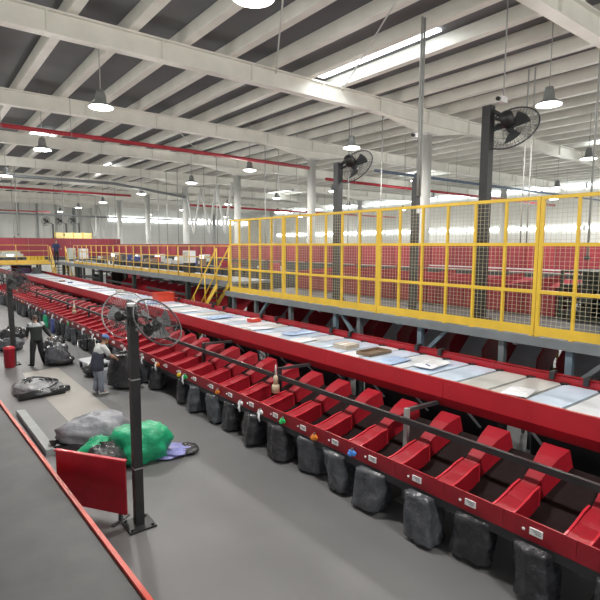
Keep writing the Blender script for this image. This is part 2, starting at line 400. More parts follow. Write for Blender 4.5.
while u < 60:
    b = MB(); b.box(7.28-7,7.38-7,u-.05,u+.05,0,1.62); b.box(7.2-7,7.46-7,u-.12,u+.12,0,.02); b.build('leg', M['dark2'], sorter)
    b = MB(); b.box(8.40-7,8.50-7,u-.05,u+.05,0,1.62); b.box(8.3-7,8.56-7,u-.12,u+.12,0,.02); b.build('leg', M['dark2'], sorter)
    b = MB(); b.box(.30,1.45,u-.04,u+.04,1.5,1.62); b.build('cross_member', M['dark2'], sorter)
    u += 3.7
for q in range(17):
    y = -3.1+3.7*q
    b = MB(); b.box(.55,.58,y,y+3.1,.35,1.5); b.build('dark_backplate', M['dark'], sorter)  # dark plates added to darken the gap under the guard
u = 0.2; k = 0
while u < 26:
    b = MB(); b.bar((.12,u+.12,1.56),(.50,u,1.12),.05,.03); b.build('diagonal_strut', M['lgrey'], sorter); u += 1.1
for u in (1.0,3.35,3.9,6.2,6.8,8.9,9.6,12.1,12.9,15.3,16.1,19,20):
    b = MB(); b.box(1.50,1.64,u-.03,u+.03,2.05,2.09); b.box(1.47,1.53,u-.04,u+.04,1.95,2.08); b.build('sensor_bracket', M['dark'], sorter)

# trays riding on the sorter
def make_tray(kind, mat):
    t = thing('sorter_tray', 'x', 'tray')
    b = MB(); b.box(.10,1.50,-.262,.262,.0,.03); b.build('belt', mat, t)
    b = MB(); b.box(.06,1.54,.272,.302,-.06,.020); b.build('joint_cover', M['gapm'], t)
    for x in (.075,1.50):
        b = MB(); b.box(x-.055,x+.055,.225,.345,-.02,.045); b.build('end_cap', M['dark'], t)
    return reg(t)
protos = [make_tray('b', M['trayb']), make_tray('g', M['trayg']), make_tray('w', M['trayw'])]
pn = ['pale blue','pale grey','white']
used = [False]*3; u = -1.86; i = 0; TRAY = {}
while u < 60:
    i += 1
    kd = [1,0,1,0,1,0,1,1,0,2,0,1,1,0,0,2,0,2,0,0,2,0,2,0][i % 24] if u < 12 else random.choice([0,0,2,2,1])
    if not used[kd]: t = protos[kd]; used[kd] = True
    else: t = copy_tree(protos[kd])
    t.location = (gv(u)+.02, u, 1.88)
    LABELS.pop('x', None)
    tag(t, '%s tray on the red-sided sorter, %s from its near end' % (pn[kd], nth(i)), 'tray', 'trays riding on the front sorter')
    TRAY[i] = (u, kd); u += .585
# parcels on the trays
ZT = 1.912
def mailer(x, y, w, d, h, rz, mat, label, seed=0):
    b = MB(); b.smooth = True
    n, m = 14, 10; o = 0
    for s_ in (1, -1):
        o = len(b.v)
        for i in range(n+1):
            for j in range(m+1):
                a, c = i/n*2-1, j/m*2-1
                e = max(0, (1-a**4)*(1-c**4))**.5
                zz = h*.5 + s_*h*.5*e*(1+.35*noise.noise(Vector((a*2+seed, c*2, s_))))
                b.v.append((a*w/2*(1+.03*noise.noise(Vector((c*3,seed,0)))), c*d/2, max(.001, zz)))
        for i in range(n):
            for j in range(m):
                q = [o+i*(m+1)+j, o+(i+1)*(m+1)+j, o+(i+1)*(m+1)+j+1, o+i*(m+1)+j+1]
                b.face(q if s_ > 0 else q[::-1])
    ob = b.build('mailer_bag', mat); ob.location = (x,y,ZT); ob.rotation_euler = (0,0,rz)
    return tag(ob, label, 'parcel', 'parcels riding on the trays')
mailer(7.75,5.82,.75,.42,.09,.1,M['mail'],'crumpled clear-white plastic mailer with a dark band on a grey tray',1)
b = MB(); b.smooth = True; b.tube([(7.45,5.62,1.93),(7.46,5.66,1.99),(7.47,5.74,2.0),(7.48,5.82,1.95)], .012, 6)
tag(b.build('strap_tie', M['bluep'], loc=(7.45,5.62,1.92)), 'dark strap loop lying on the tray beside the clear mailer', 'strap')
mailer(7.45,6.55,.7,.45,.05,.05,M['mailb'],'flat blue plastic mailer beside the open brown carton',2)
mailer(7.4,3.9,.55,.4,.05,.2,M['mail'],'flat white mailer on the tray nearest the right photo edge',3)
mailer(7.35,9.3,.6,.42,.06,.1,M['mail'],'white mailer at the front guard before the pale carton',4)
mailer(7.9,10.2,.9,.48,.05,.05,M['mailb'],'wide blue mailer two trays past the pale carton',5)
mailer(7.5,11.4,.7,.45,.06,-.1,M['mail'],'white mailer below the first fence section end',6)
mailer(7.6,13.9,.8,.45,.06,.1,M['mailb'],'blue mailer just past the flat orange parcel',7)
mailer(7.4,15.9,.6,.42,.06,.1,M['mail'],'white mailer near the foot of the yellow stair rail',8)
mailer(7.7,17.6,.7,.45,.05,.0,M['mail'],'white mailer before the orange-red tote',9)
mailer(7.4,19.2,.7,.45,.05,.1,M['mailb'],'blue mailer seen behind the right fan cage',10)
mailer(7.5,23.5,.7,.45,.06,.1,M['mail'],'white mailer past the orange-red tote',11)
mailer(7.7,27.5,.8,.45,.06,.1,M['mail'],'small white mailer on the far sorter before the stairs',12)
t = thing('carton', 'flat pale cardboard carton lying closed on the sorter', 'carton', (7.62,8.08,ZT), .08)
MB().box(-.22,.22,-.20,.20,0,.10).build('box_body', M['card'], t); MB().box(-.22,.22,-.03,.03,.10,.102).build('tape', M['label'], t)
t = thing('open_carton', 'open empty brown carton sunk on a tray next to the pale carton', 'carton', (7.68,7.28,ZT), .03)
b = MB(); b.box(-.34,.34,-.2,.2,0,.012); b.build('base', M['cardb'], t)
for (x0,x1,y0,y1) in ((-.34,-.325,-.2,.2),(.325,.34,-.2,.2),(-.34,.34,-.2,-.185),(-.34,.34,.185,.2)):
    MB().box(x0,x1,y0,y1,.0,.07).build('side_wall', M['cardb'], t)
b = MB(); b.cyl((.02,.02,.012),(.02,.02,.11),.028,.02,12)
tag(b.build('tape_roll', M['dark2'], loc=(7.7,7.3,ZT+.012)), 'small dark item standing inside the open brown carton', 'item').location = (7.70,7.3,ZT+.012)
t = thing('tote_box', 'orange-red tote box riding on the far belt behind the fan', 'tote', (8.1,19.6,ZT), .05)
b = MB(); b.box(-.36,.36,-.26,.26,0,.02); b.build('base', M['tote'], t)
for (x0,x1,y0,y1) in ((-.36,-.33,-.26,.26),(.33,.36,-.26,.26),(-.33,.33,-.26,-.23),(-.33,.33,.23,.26)):
    MB().box(x0,x1,y0,y1,0.02,.34).build('side_wall', M['tote'], t)
b = MB(); b.box(-.39,.39,-.29,-.25,.32,.36); b.box(-.39,.39,.25,.29,.32,.36); b.box(-.39,-.35,-.29,.29,.32,.36); b.box(.35,.39,-.29,.29,.32,.36); b.build('rim', M['tote'], t)
MB().box(-.33,.33,-.23,.23,.02,.30).build('lid_insert', M['tote'], t)
for i, (x,y,w_,d_,h_,mt,lb) in enumerate([(8.05,12.6,.34,.26,.10,'tote','small flat orange-red parcel opposite the stair foot'),(7.35,33.8,.3,.3,.08,'cardb','small brown parcel on the far sorter below the worker on the stairs'),
        (7.5,32.4,.22,.26,.06,'bluep','dark blue parcel beside the small brown parcel on the far sorter'),(7.9,24.5,.3,.3,.12,'card','small pale carton between the tote and the far stairs')]):
    ob = MB().box(-w_/2,w_/2,-d_/2,d_/2,0,h_).build('parcel', M[mt]); ob.location = (x,y,ZT); tag(ob, lb, 'parcel', 'parcels riding on the trays')
    MB().box(-w_*.3,w_*.1,-d_*.3,d_*.2,h_,h_+.002).build('label_sticker', M['label'], ob)

# ------------------------------------------------------------------ chutes in front of the sorter
RZ = .018
rack = thing('chute_rack', 'black steel rack carrying the row of red chutes and the hanging bags', 'rack', (5.5,0,0))
def r_(u, dv, z): return Vector((bv(u)+dv-5.5, u, z))
b = MB(); b.prism([r_(.4,-.03,.61),r_(.4,-.03,.722),r_(.4,.10,.722),r_(.4,.10,.61)], r_(49,0,0)-r_(.4,0,0)); b.build('support_rail', M['dark'], rack)
b = MB(); b.prism([r_(.4,.57,1.33),r_(.4,.57,1.42),r_(.4,.63,1.42),r_(.4,.63,1.33)], r_(49,0,0)-r_(.4,0,0)); b.build('upper_beam', M['dark'], rack)
posts = [1.6,5.12,8.62,12.1,15.6,19.1,22.6,26.1,29.6,33.1,36.6,40.1,43.6]
for i, u in enumerate(posts):
    b = MB(); b.prism([r_(u,.64,0),r_(u+.07,.64,0),r_(u+.07,.71,0),r_(u,.71,0)], (0,0,1.56)); b.prism([r_(u-.05,.52,0),r_(u+.12,.52,0),r_(u+.12,.72,0),r_(u-.05,.72,0)], (0,0,.015))
    b.build('post', M['rod'] if u == 5.12 else M['dark'], rack)
    b = MB(); b.bar(r_(u+.035,.68,1.53), Vector((gv(u)+.2-5.5,u+.035,1.5)), .06, .06); b.build('bracket', M['dark2'], rack)
    b = MB(); b.bar(r_(u+.035,.08,.66), r_(u+.035,.6,.66), .06,.06); b.build('bracket', M['dark2'], rack)
W = .455
t = thing('sorting_chute', 'x', 'chute')
b = MB(); b.prism([(-.02,-W+.003,.535),(0,-W+.003,.535),(-.015,-W+.003,.85),(-.035,-W+.003,.85)], (0,2*W-.006,0)); b.build('front_panel', M['red2'], t)
SW = .14
for sy in (-1, 1):
    y = W+sy*SW
    b = MB(); b.prism([(-.02,y,.535),(-.03,y,.85),(.08,y,.865),(.22,y,.91),(.38,y,.975),(.52,y,1.0),(.52,y,.56)], (0,-.016*sy,0)); b.build('side_wall', M['red2'], t)
    b = MB(); pr = [(-.035,.85),(.08,.867),(.22,.912),(.38,.977),(.52,1.002)]
    for (p, q) in zip(pr, pr[1:]): b.bar((p[0],y,p[1]),(q[0],y,q[1]), .028, .014)
    b.bar((.52,y,1.002),(.52,y,.60),.02,.02); b.build('rim', M['redlip'], t)
sec = [(-.02,SW-.02,.845,SW-.02,.54),(.22,SW-.02,.895,SW-.02,.56),(.38,SW-.025,.96,SW-.025,.58),(.5,.105,.99,.11,.62),(.70,.115,1.13,.16,.76),(.92,.15,1.29,.21,.92),(1.14,.19,1.38,.26,1.05)]
b = MB()
for (X_, tw, tz, bw, bz) in sec: b.v += [(X_,W-bw,bz),(X_,W-tw,tz),(X_,W+tw,tz),(X_,W+bw,bz)]
for q in range(len(sec)-1):
    for k in range(4): b.face([q*4+k, q*4+(k+1)%4, q*4+4+(k+1)%4, q*4+4+k])
b.face([0,3,2,1]); b.face([len(sec)*4-4+k for k in range(4)]); b.build('divider', M['red2'], t)
b = MB(); b.prism([(.0,-W+.12,.54),(.42,-W+.12,.60),(1.12,-W+.12,1.08),(1.12,-W+.12,1.10),(.42,-W+.12,.62),(.0,-W+.12,.56)], (0,2*W-.24,0)); b.build('slide', M['brown'], t)
lb = MB(); lb.box(-.048,-.032,-.07,.09,.655,.755); lab = lb.build('label_plate', M['label'], t)
lb = MB()
for k in range(3): lb.box(-.0495,-.048,-.05,.06-.02*k,.735-.025*k,.742-.025*k)
lb.build('printed_lines', M['ink'], lab)
b = MB(); b.ball((-.04,.17,.69),.012,.022,.022,8,6); b.build('sensor_dot', M['label'], t)
ch0 = reg(t); LABELS.pop('x', None)
NCH = 51
for i in range(NCH):
    u = 6.935+.863*(i-6)
    c = ch0 if i == 0 else copy_tree(ch0)
    c.location = (bv(u),u,.2815); c.rotation_euler = (0,0,RZ); c.scale = ((gv(u)-bv(u)+.04)/1.2, .948, .829)
    tag(c, 'red metal chute bin with white label, %s from the near end of the front row' % nth(i+1), 'chute', 'red chutes along the front sorter')
# coloured tag bundles clipped on the chute fronts
tags = [('tblue',5.95),('torange',6.95),('tgreen',7.95),('twhite',8.75),('twhite',9.55),('torange',10.6),('tgreen',12.35),('twhite',12.45),('tyellow',12.75),('torange',14.2),('twhite',14.3),
        ('twhite',15.4),('twhite',17.0),('tyellow',18.9),('twhite',20.6),('twhite',22.0),('tgreen',24.3),('twhite',25.6),('twhite',27.3),('tblue',29),('twhite',31),('twhite',33),('torange',35)]
cn = dict(tblue='blue', torange='orange', tgreen='green', twhite='white', tyellow='yellow'); cnt = {}
for i, (mk, u) in enumerate(tags):
    rnd = random.Random(i); b = MB(); b.smooth = True
    b.ball((0,0,0), .028,.085,.05, 12, 8, lambda d: 1+.45*noise.noise(d*2.2+Vector((i*3.1,0,0))))
    b.ball((-.012,.05,-.035), .025,.045,.04, 10, 8, lambda d: 1+.4*noise.noise(d*2+Vector((0,i*2.1,0))))
    if mk == 'twhite': b.tube([(-.02,.02,-.03),(-.03,.03,-.12),(-.02,.0,-.2)], [.02,.025,.012], 6)
    o = b.build('tag_bundle', M[mk]); o.location = (bv(u)-.064,u*.948,.80+.04*rnd.random()); o.rotation_euler = (0,0,RZ)
    cnt[mk] = cnt.get(mk,0)+1
    tag(o, '%s bundle of tags clipped to the chute row, %s %s one from the near end' % (cn[mk], nth(cnt[mk]), cn[mk]), 'tag', 'coloured tags on the chute fronts')
    c = MB(); c.box(-.02,.02,-.012,.012,.03,.08); c.build('clip', M['chrome'], o)
for i, u in enumerate((8.42,23.9,37.8)):
    t = thing('signal_tower', 'beige signal lamp on the chute dividers, %s from the near end' % nth(i+1), 'signal lamp', (bv(u)+.40,u,1.105), 0, 'signal lamps along the chutes')
    b = MB(); b.smooth = True; b.lathe([(.085,0),(.085,.14),(.07,.17)], (0,0,0), 16); b.build('base', M['beige'], t)
    b = MB(); b.smooth = True; b.lathe([(.05,.17),(.05,.33),(.03,.37)], (0,0,0), 16); b.build('lamp_body', M['beige'], t)
    b = MB(); b.smooth = True; b.lathe([(.02,.37),(.016,.55),(.008,.6)], (0,0,0), 10); b.build('spire', M['label'], t)

# ------------------------------------------------------------------ bags hanging under the rail
def bagmesh(w, d, h, seed, top=.55, flat=.8):
    b = MB(); b.smooth = True; n, m = 28, 16; rnd = random.Random(seed)
    ph = [rnd.random()*6.28 for _ in range(4)]; kk = [rnd.choice([3,4,5]), rnd.choice([6,7,8])]
    lx, ly = rnd.uniform(-.08,.08), rnd.uniform(-.10,.10)
    for i in range(m+1):
        t = i/m                                   # 0 top, 1 bottom
        prof = top+(1-top)*min(1, t*1.7)**.8
        if t > .93: prof *= max(.5, 1-((t-.93)/.07)**2*.4)
        for k in range(n):
            a = 2*PI*k/n; ca, sa = math.cos(a), math.sin(a)
            e = 4.5
            q = (abs(ca)**e+abs(sa)**e)**(-1/e)
            fold = .09*math.sin(kk[0]*a+ph[0]+t*1.5)*(1-.4*t)+.05*math.sin(kk[1]*a+ph[1]-t*2)
            nz = .16*noise.noise(Vector((ca*1.6+seed*1.7, sa*1.6, t*3.2)))
            r = q*prof*(1+fold+nz)
            z = h*(1-t)
            if t > .9: z += .03*noise.noise(Vector((ca*2, sa*2+seed, 0)))+.02
            b.v.append((ca*r*d/2+lx*t, sa*r*w/2+ly*t, max(.004, z)))
    for i in range(m):
        for k in range(n): b.face([i*n+k, (i+1)*n+k, (i+1)*n+(k+1)%n, i*n+(k+1)%n])
    b.face([m*n+k for k in range(n)][::-1]); b.face([k for k in range(n)])
    return b
for i in range(NCH):
    u = 6.935+.863*(i-6); rnd = random.Random(100+i)
    if i == 13: continue        # no bag where the worker is changing it
    nb_ = i+1 if i < 13 else i
    mk, cname = ('bag','black') if rnd.random() < .7 else ('bagg','smoky grey')
    if 25.9 < u < 26.7: mk, cname = 'bluep','dark blue'
    if 27.6 < u < 28.5: mk, cname = 'green','green'
    w, d, h = rnd.uniform(.40,.58), rnd.uniform(.32,.46), .68
    o = bagmesh(w, d, h, i, rnd.uniform(.82,1.0)).build('hanging_bag', M[mk]); o.location = (bv(u)+rnd.uniform(.0,.12),u+rnd.uniform(-.08,.08),0); o.rotation_euler = (0,0,rnd.uniform(-.3,.3))
    o.location.z = 0
    tag(o, '%s plastic bag hanging below the chute rail, %s from the near end' % (cname, nth(nb_)), 'bag', 'bags hanging under the chutes')
    c = MB()
    for s_ in (-1,1): c.cyl((.0,s_*.2,h-.03),(.02,s_*.2,h+.0),.012,n=6)
    c.build('clip', M['dark2'], o)

# ------------------------------------------------------------------ fence, platform and walkway
plat = thing('steel_platform', 'grey steel platform carrying the tall yellow mesh fence', 'platform', (9.2,0,0))
px = 9.2
MB().box(.02,5.6,-6,16.25,2.42,2.5).build('deck', M['dark2'], plat)
MB().box(-.06,.06,-6,16.3,2.34,2.52).build('edge_beam', M['grey'], plat)
for y in (-4,-1,2,5,8,11,14,16): MB().box(.06,5.6,y-.05,y+.05,2.28,2.42).build('joist', M['grey'], plat)
for i, y in enumerate((-2,0.6,2.2,3.97,5.28,7.33,9.35,10.3,12.4,14.4,15.9)):
    b = MB(); b.box(.04,.16,y-.06,y+.06,0,2.34); b.box(-.02,.22,y-.12,y+.12,0,.02)
    b.build('leg', M['blue'] if y in (7.33,10.3,3.97) else M['grey'], plat)
for y, s_ in ((7.33,-1),(3.97,-1),(9.35,1),(14.4,-1)):
    b = MB(); b.bar((.1,y,1.62),(.1,y+s_*.72,2.34),.08,.08,(1,0,0)); b.build('brace', M['blue'] if y > 5 else M['grey'], plat)
for y in (-2,3,8,13):
    b = MB(); b.box(5.3,5.42,y-.06,y+.06,0,2.42); b.build('leg', M['grey'], plat)
def fence(y0, nb, bay, label, label_group='yellow fence sections on the platform'):
    t = thing('mesh_fence', label, 'fence', (9.2,y0,2.52), 0, label_group); L = nb*bay; H = 2.60
    for k in range(nb+1):
        w = .032 if k in (0,nb) else .024
        y = min(max(k*bay, w), L-w)
        b = MB(); b.box(-.03,.03,y-w,y+w,0,H); b.box(-.05,.05,y-w-.02,y+w+.02,-.0,.012); b.build('post', M['yellow'], t)
    for z in (H-.03,1.72,.84):
        MB().box(-.028,.028,.0,L,z-.032,z+.032).build('rail', M['yellow'], t)
    MB().box(-.036,-.03,.01,L-.01,.02,.20).build('toe_board', M['yellow'], t)
    for k in range(nb):
        b = MB(); ya, yb = k*bay+.02, (k+1)*bay-.02; n = int((yb-ya)/.08)
        for j in range(1,n): 
            y = ya+(yb-ya)*j/n; b.bar((.0,y,.1),(.0,y,H-.03),.0045,.0045)
        for j in range(1,33): b.bar((.004,ya,j*H/33),(.004,yb,j*H/33),.0045,.0045)
        b.build('wire_mesh', M['wire'], t)
    return t
fence(12.66,5,.667,'tall yellow mesh fence section at the far end, beside the yellow stair')
fence(8.63,6,.67,'second tall yellow mesh fence section from the stair, before the tilted tall fan')
fence(4.60,6,.67,'third yellow mesh fence section from the stair, crossed by the tall black fan post')
fence(.57,6,.67,'nearest yellow mesh fence section, running out past the black fan post')
fence(-3.46,6,.67,'yellow mesh fence section beyond the nearest one, outside the photo')
walk = thing('raised_walkway', 'raised steel walkway with yellow rails between fence and far stairs', 'walkway', (9.5,16.5,0))
MB().box(.02,1.8,-.15,27.9,2.74,2.84).build('deck', M['grey'], walk)
MB().box(-.05,.02,-.15,27.9,2.62,2.85).build('edge_beam', M['grey'], walk)
for y in (.2,4.0,10.8,17,22.5,27.0):
    b = MB(); b.box(.04,.22,y-.09,y+.09,0,2.74); b.build('leg', M['dgreen'], walk)
    b = MB(); b.box(1.62,1.76,y-.08,y+.08,0,2.74); b.build('leg', M['dgreen'], walk)
for y0 in (4,10.8,17):
    b = MB(); b.box(.08,.16,y0,y0+5.0,1.95,2.05); b.build('cross_tie', M['dark2'], walk)
def railing(loc, rz, nb, bay, label, mat, grp, H=1.33):
    t = thing('guard_rail', label, 'railing', loc, rz, grp); L = nb*bay
    for k in range(nb+1):
        y = min(max(k*bay,.02),L-.02); b = MB(); b.smooth = True; b.cyl((0,y,0),(0,y,H),.024,n=8); b.build('post', mat, t)
    for z in (H,.88,.44):
        b = MB(); b.smooth = True; b.cyl((0,0,z),(0,L,z),.022,n=8); b.build('rail', mat, t)
    MB().box(.01,.02,0,L,.0,.16).build('toe_board', mat, t)
for i in range(5): railing((9.5,16.6+4.6*i,2.85),0,4,1.15,'yellow pipe railing on the walkway, %s section counting from the mesh fence' % nth(i+1), M['ydull'], 'yellow railings of the walkway')
cross = thing('cross_platform', 'far platform running across the hall before the long red band', 'platform', (0,44.4,0))
MB().box(-12,12.5,0,5.2,2.72,2.84).build('deck', M['grey'], cross); MB().box(-12,8.8,-.06,0,2.66,2.86).build('edge_beam', M['ydull'], cross)
for x in (-11,-6,-1,3.5,12.2): MB().box(x-.09,x+.09,.1,.28,0,2.72).build('leg', M['dark2'], cross)
for i in range(3): railing((8.75-4.6*i,44.45,2.85),PI/2,2,2.3,'thin yellow railing on the far cross platform, %s section leftward from the stair' % nth(i+1), M['ydull'], 'yellow railings of the cross platform')
def stairs(loc, rz, run, drop, width, label, n):
    # goes down along local +Y from z=0
    t = thing('staircase', label, 'stairs', loc, rz)
    for x in (0,width):
        b = MB(); b.prism([(x-.02,0,-.02),(x-.02,0,-.24),(x-.02,run,-drop),(x-.02,run+.14,-drop),(x-.02,run+.14,-drop+.10)], (.04,0,0)); b.build('stringer', M['yellow'], t)
        b = MB(); b.smooth = True; b.tube([(x,0,1.25),(x,run,1.25-drop),(x,run+.1,1.2-drop)], .026, 8)
        
        if width > .6: b.tube([(x,0,.65),(x,run,.65-drop)], .02, 8)
        for f in (0,.33,.66,1): b.cyl((x,run*f,-drop*f-.05),(x,run*f,1.25-drop*f),.024,n=8)
        b.build('handrail', M['yellow'], t)
    for k in range(1,n):
        f = k/n; b = MB(); b.box(0.02,width-.02,run*f-.02,run*f+.22,-drop*f-.03,-drop*f); b.build('tread', M['dark2'], t)
    return t
stairs((10.0,44.36,2.85), PI, 2.6, 2.85, 1.15, 'steep yellow staircase coming down from the far cross platform', 13)
stairs((8.86,16.4,2.85), 0, 2.9, 2.85, .5, 'yellow stair with slanted rail beside the end of the mesh fence', 13)
# yellow guard rail under the platform and chutes feeding towards us
for i in range(3): railing((12.2,-1.5+5.6*i,1.1),0,4,1.4,'low yellow pipe rail under the platform, %s section from the near end' % nth(i+1), M['yellow'], 'yellow rails under the platform', 1.15)
for i in range(3):
    b = MB()
t = thing('feeder_chute', 'x', 'chute')
for sy in (-.42,.42):
    b = MB(); b.prism([(0,sy,1.45),(0,sy,1.95),(.30,sy,2.20),(1.0,sy,2.27),(1.0,sy,2.15),(.3,sy,1.42)], (0,.025,0)); b.build('side_board', M['red2'], t)
b = MB(); b.prism([(.0,-.41,1.42),(.12,-.41,1.44),(.95,-.41,2.20),(.95,-.41,2.24),(.12,-.41,1.48),(.0,-.41,1.46)], (0,.82,0)); b.build('slide', M['lgrey'], t)
b = MB(); b.box(.1,.16,-.3,-.24,0,1.42); b.build('leg', M['dark2'], t); b = MB(); b.box(.1,.16,.24,.3,0,1.42); b.build('leg', M['dark2'], t)
b = MB(); b.box(.88,.94,-.3,-.24,0,2.13); b.build('leg', M['dark2'], t); b = MB(); b.box(.88,.94,.24,.3,0,2.13); b.build('leg', M['dark2'], t)
fc0 = reg(t); LABELS.pop('x', None)
for i in range(24):
    c = fc0 if i == 0 else copy_tree(fc0)
    c.location = (9.78,1.55+1.22*i,0)
    tag(c, 'red-sided grey slide behind the sorter, %s from the near end' % nth(i+1), 'chute', 'slides behind the front sorter')

# ------------------------------------------------------------------ the second, higher sorter and what is around it
s2 = thing('upper_sorter', 'long dull red panelled sorter running behind the fence', 'conveyor', (16,0,0))
y = -3.0; i = 0
while y < 51:
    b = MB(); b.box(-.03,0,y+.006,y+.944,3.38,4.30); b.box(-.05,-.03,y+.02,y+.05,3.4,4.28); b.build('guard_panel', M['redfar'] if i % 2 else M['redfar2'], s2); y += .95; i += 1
MB().box(0,1.8,-3,51,3.9,4.0).build('belt_bed', M['dark2'], s2)
MB().box(-.45,-.40,-3,50,2.85,3.38).build('under_panel', M['dark2'], s2)
MB().box(-.45,-.40,17.6,50,1.3,2.84).build('dark_backing', M['dark2'], s2)  # added dark sheet, keeps the gap under the red band dark
MB().box(-.40,-.34,-3,12,3.46,3.50).build('light_rail', M['lgrey'], s2)
for y in range(-2,51,4):
    for x in (.1,1.6):
        MB().box(x-.07,x+.07,y-.07,y+.07,0,3.9).build('leg', M['dark2'], s2)
t = thing('discharge_chute', 'x', 'chute')
b = MB(); b.box(-.02,0,-.62,.62,2.52,3.22); b.build('front_panel', M['redfar'], t)
b = MB(); b.prism([(0,-.6,2.6),(3.2,-.6,3.2),(3.2,-.6,3.24),(0,-.6,2.64)], (0,1.2,0)); b.build('slide', M['redfar2'], t)
for sy in (-.62,.60):
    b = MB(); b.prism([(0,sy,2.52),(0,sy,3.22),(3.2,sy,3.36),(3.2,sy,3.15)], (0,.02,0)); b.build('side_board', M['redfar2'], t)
dc0 = reg(t); LABELS.pop('x', None)
for i in range(8):
    c = dc0 if i == 0 else copy_tree(dc0); c.location = (12.2,6.25+1.27*i,0)
    tag(c, 'dull red inclined chute behind the fence mesh, %s counting leftward' % nth(i+1), 'chute', 'chutes of the upper sorter')
s3 = thing('cross_sorter', 'tall plain red band crossing the hall before the end wall', 'conveyor', (0,52,0))
x = -13.0; i = 0
while x < 15.9:
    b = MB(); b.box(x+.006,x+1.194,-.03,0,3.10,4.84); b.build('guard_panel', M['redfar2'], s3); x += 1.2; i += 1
MB().box(-13,16,0,1.8,3.9,4.0).build('belt_bed', M['dark2'], s3); MB().box(-13,15.4,-.03,0,2.35,3.09).build('dark_backing', M['dark2'], s3)  # bed, then a dark sheet added to darken the gap below the band
for x in (-12,-7,-2,3,9.5,13):
    for y in (.1,1.6): MB().box(x-.08,x+.08,y-.08,y+.08,0,3.9).build('leg', M['dark2'], s3)
# dark cage stack on the platform
t = thing('wire_cage', 'dark green mesh cage standing on the platform behind the fence', 'cage', (12.2,3.1,2.5))
b = MB()
for x in (0,1.2):
    for yy in (0,2.4): b.box(x-.03,x+.03,yy-.03,yy+.03,0,1.15)
b.build('frame', M['dgreen'], t)
for zz in (.02,.4,.78,1.12): MB().box(-.02,1.22,-.02,2.42,zz-.02,zz+.02).build('shelf', M['dgreen'], t)
MB().box(1.16,1.2,0,2.4,0,1.15).build('back_panel', M['dgreen'], t)
b = MB()
for k in range(1,12): b.box(-.005,.005,k*.2-.01,k*.2+.01,0,1.15)
b.build('mesh_bars', M['dark'], t)
for i in range(8):
    ob = MB().box(0,.8,0,.24,0,.30).build('crate', M['dark2'] if i % 3 else M['dgreen']); ob.location = (12.3,3.2+.56*(i % 4),2.54+.38*(i//4)); 
    tag(ob, 'dark crate in the green cage, %s shelf, %s from the near end' % (('lower','middle')[i//4], nth(i % 4+1)), 'crate', 'crates in the green cage')
    MB().box(-.004,0,.05,.19,.18,.24).build('grip', M['dark'], ob)
# support racks, machines, parcels and lit boxes below the upper sorter
for i in range(8):
    y = 18.2+3.6*i
    t = thing('conveyor_stand', 'dark conveyor stand under the upper sorter, %s from the fence end' % nth(i+1), 'frame', (12.6,y,0), 0, 'dark frames under the upper sorter')
    for x in (0,1.5):
        for yy in (0,2.4): MB().box(x-.05,x+.05,yy-.05,yy+.05,0,3.1).build('leg', M['dark2'], t)
    MB().box(-.05,1.55,-.05,2.45,2.95,3.05).build('bed', M['dark2'], t); MB().box(-.06,-.05,0,2.4,1.0,1.7).build('side_panel', M['dgreen'] if i % 2 else M['redfar2'], t)
    MB().box(-.05,1.55,-.05,2.45,1.9,2.0).build('shelf', M['dark'], t)
    rnd = random.Random(i)
    for k in range(4):
        h = rnd.uniform(.2,.42); mt = rnd.choice(['cardb','cardb','dark2','redfar','trayg','bluep'])
        ob = MB().box(0,.4,0,.36,0,h).build('parcel', M[mt]); ob.location = (12.75+.5*(k%2),y+.15+.55*k,3.05)
        tag(ob, 'parcel on the dark stand bed, %s on the %s stand from the fence' % (nth(k+1), nth(i+1)), 'parcel', 'parcels under the upper sorter')
        MB().box(-.003,0,.05,.2,h*.3,h*.7).build('label_sticker', M['label'], ob)
for i, (y, z0, h, w) in enumerate([(26.9,3.05,.5,.6),(33.6,3.05,.42,.9),(43.5,3.05,.42,.9),(30.7,3.05,.3,.4),(37.9,3.05,.35,.5)]):
    t = thing('lit_cabinet', 'small cabinet with a bright panel below the red band, %s rightward from the far stairs' % nth(5-sorted([26.9,33.6,43.5,30.7,37.9]).index(y)), 'cabinet', (13.7,y,z0), 0, 'bright cabinets below the red band')
    MB().box(0,.4,0,w,0,h+.12).build('body', M['cream'], t); MB().box(-.012,0,.04,w-.04,.06,h+.06).build('screen', M['screen'], t)
t = thing('control_cabinet', 'white control cabinet on a dark stand behind the walkway rail near the fence', 'cabinet', (10.8,22.9,2.84))
MB().box(0,.4,0,.62,.5,1.1).build('body', M['label'], t); MB().box(.02,.38,.02,.6,0,.5).build('stand', M['dark'], t); MB().box(-.01,0,.05,.57,.55,1.05).build('door', M['cream'], t)
for i, (x0,x1,z1,mt,lb) in enumerate([(10.75,11.35,1.1,'cream','grey-green cabinet beside the top of the far stairs'),(11.7,12.4,1.05,'label','pale cabinet on the platform right of the grey-green cabinet')]):
    t = thing('control_cabinet', lb, 'cabinet', (x0,46.6,2.84)); w = x1-x0
    MB().box(0,w,0,.5,.12,z1).build('body', M[mt], t); MB().box(.04,w-.04,-.015,0,.16,z1-.04).build('door', M[mt], t); MB().box(.03,w-.03,.03,.47,0,.12).build('plinth', M['dark'], t)
    MB().box(w-.12,w-.09,-.04,-.015,.5,.65).build('handle', M['dark'], t)
t = thing('parcel_scanner', 'squat grey machine on the far cross platform behind the thin rail', 'machine', (5.6,46.8,2.84))
MB().box(0,1.7,0,.8,.35,.62).build('body', M['cream'], t); MB().box(.15,1.5,.05,.75,.62,.82).build('hood', M['cream'], t); MB().box(.5,1.0,-.02,.0,.4,.58).build('panel', M['screen'], t)
for x in (.08,1.55): MB().box(x,x+.1,.1,.2,0,.35).build('leg', M['dark'], t); MB().box(x,x+.1,.6,.7,0,.35).build('leg', M['dark'], t)
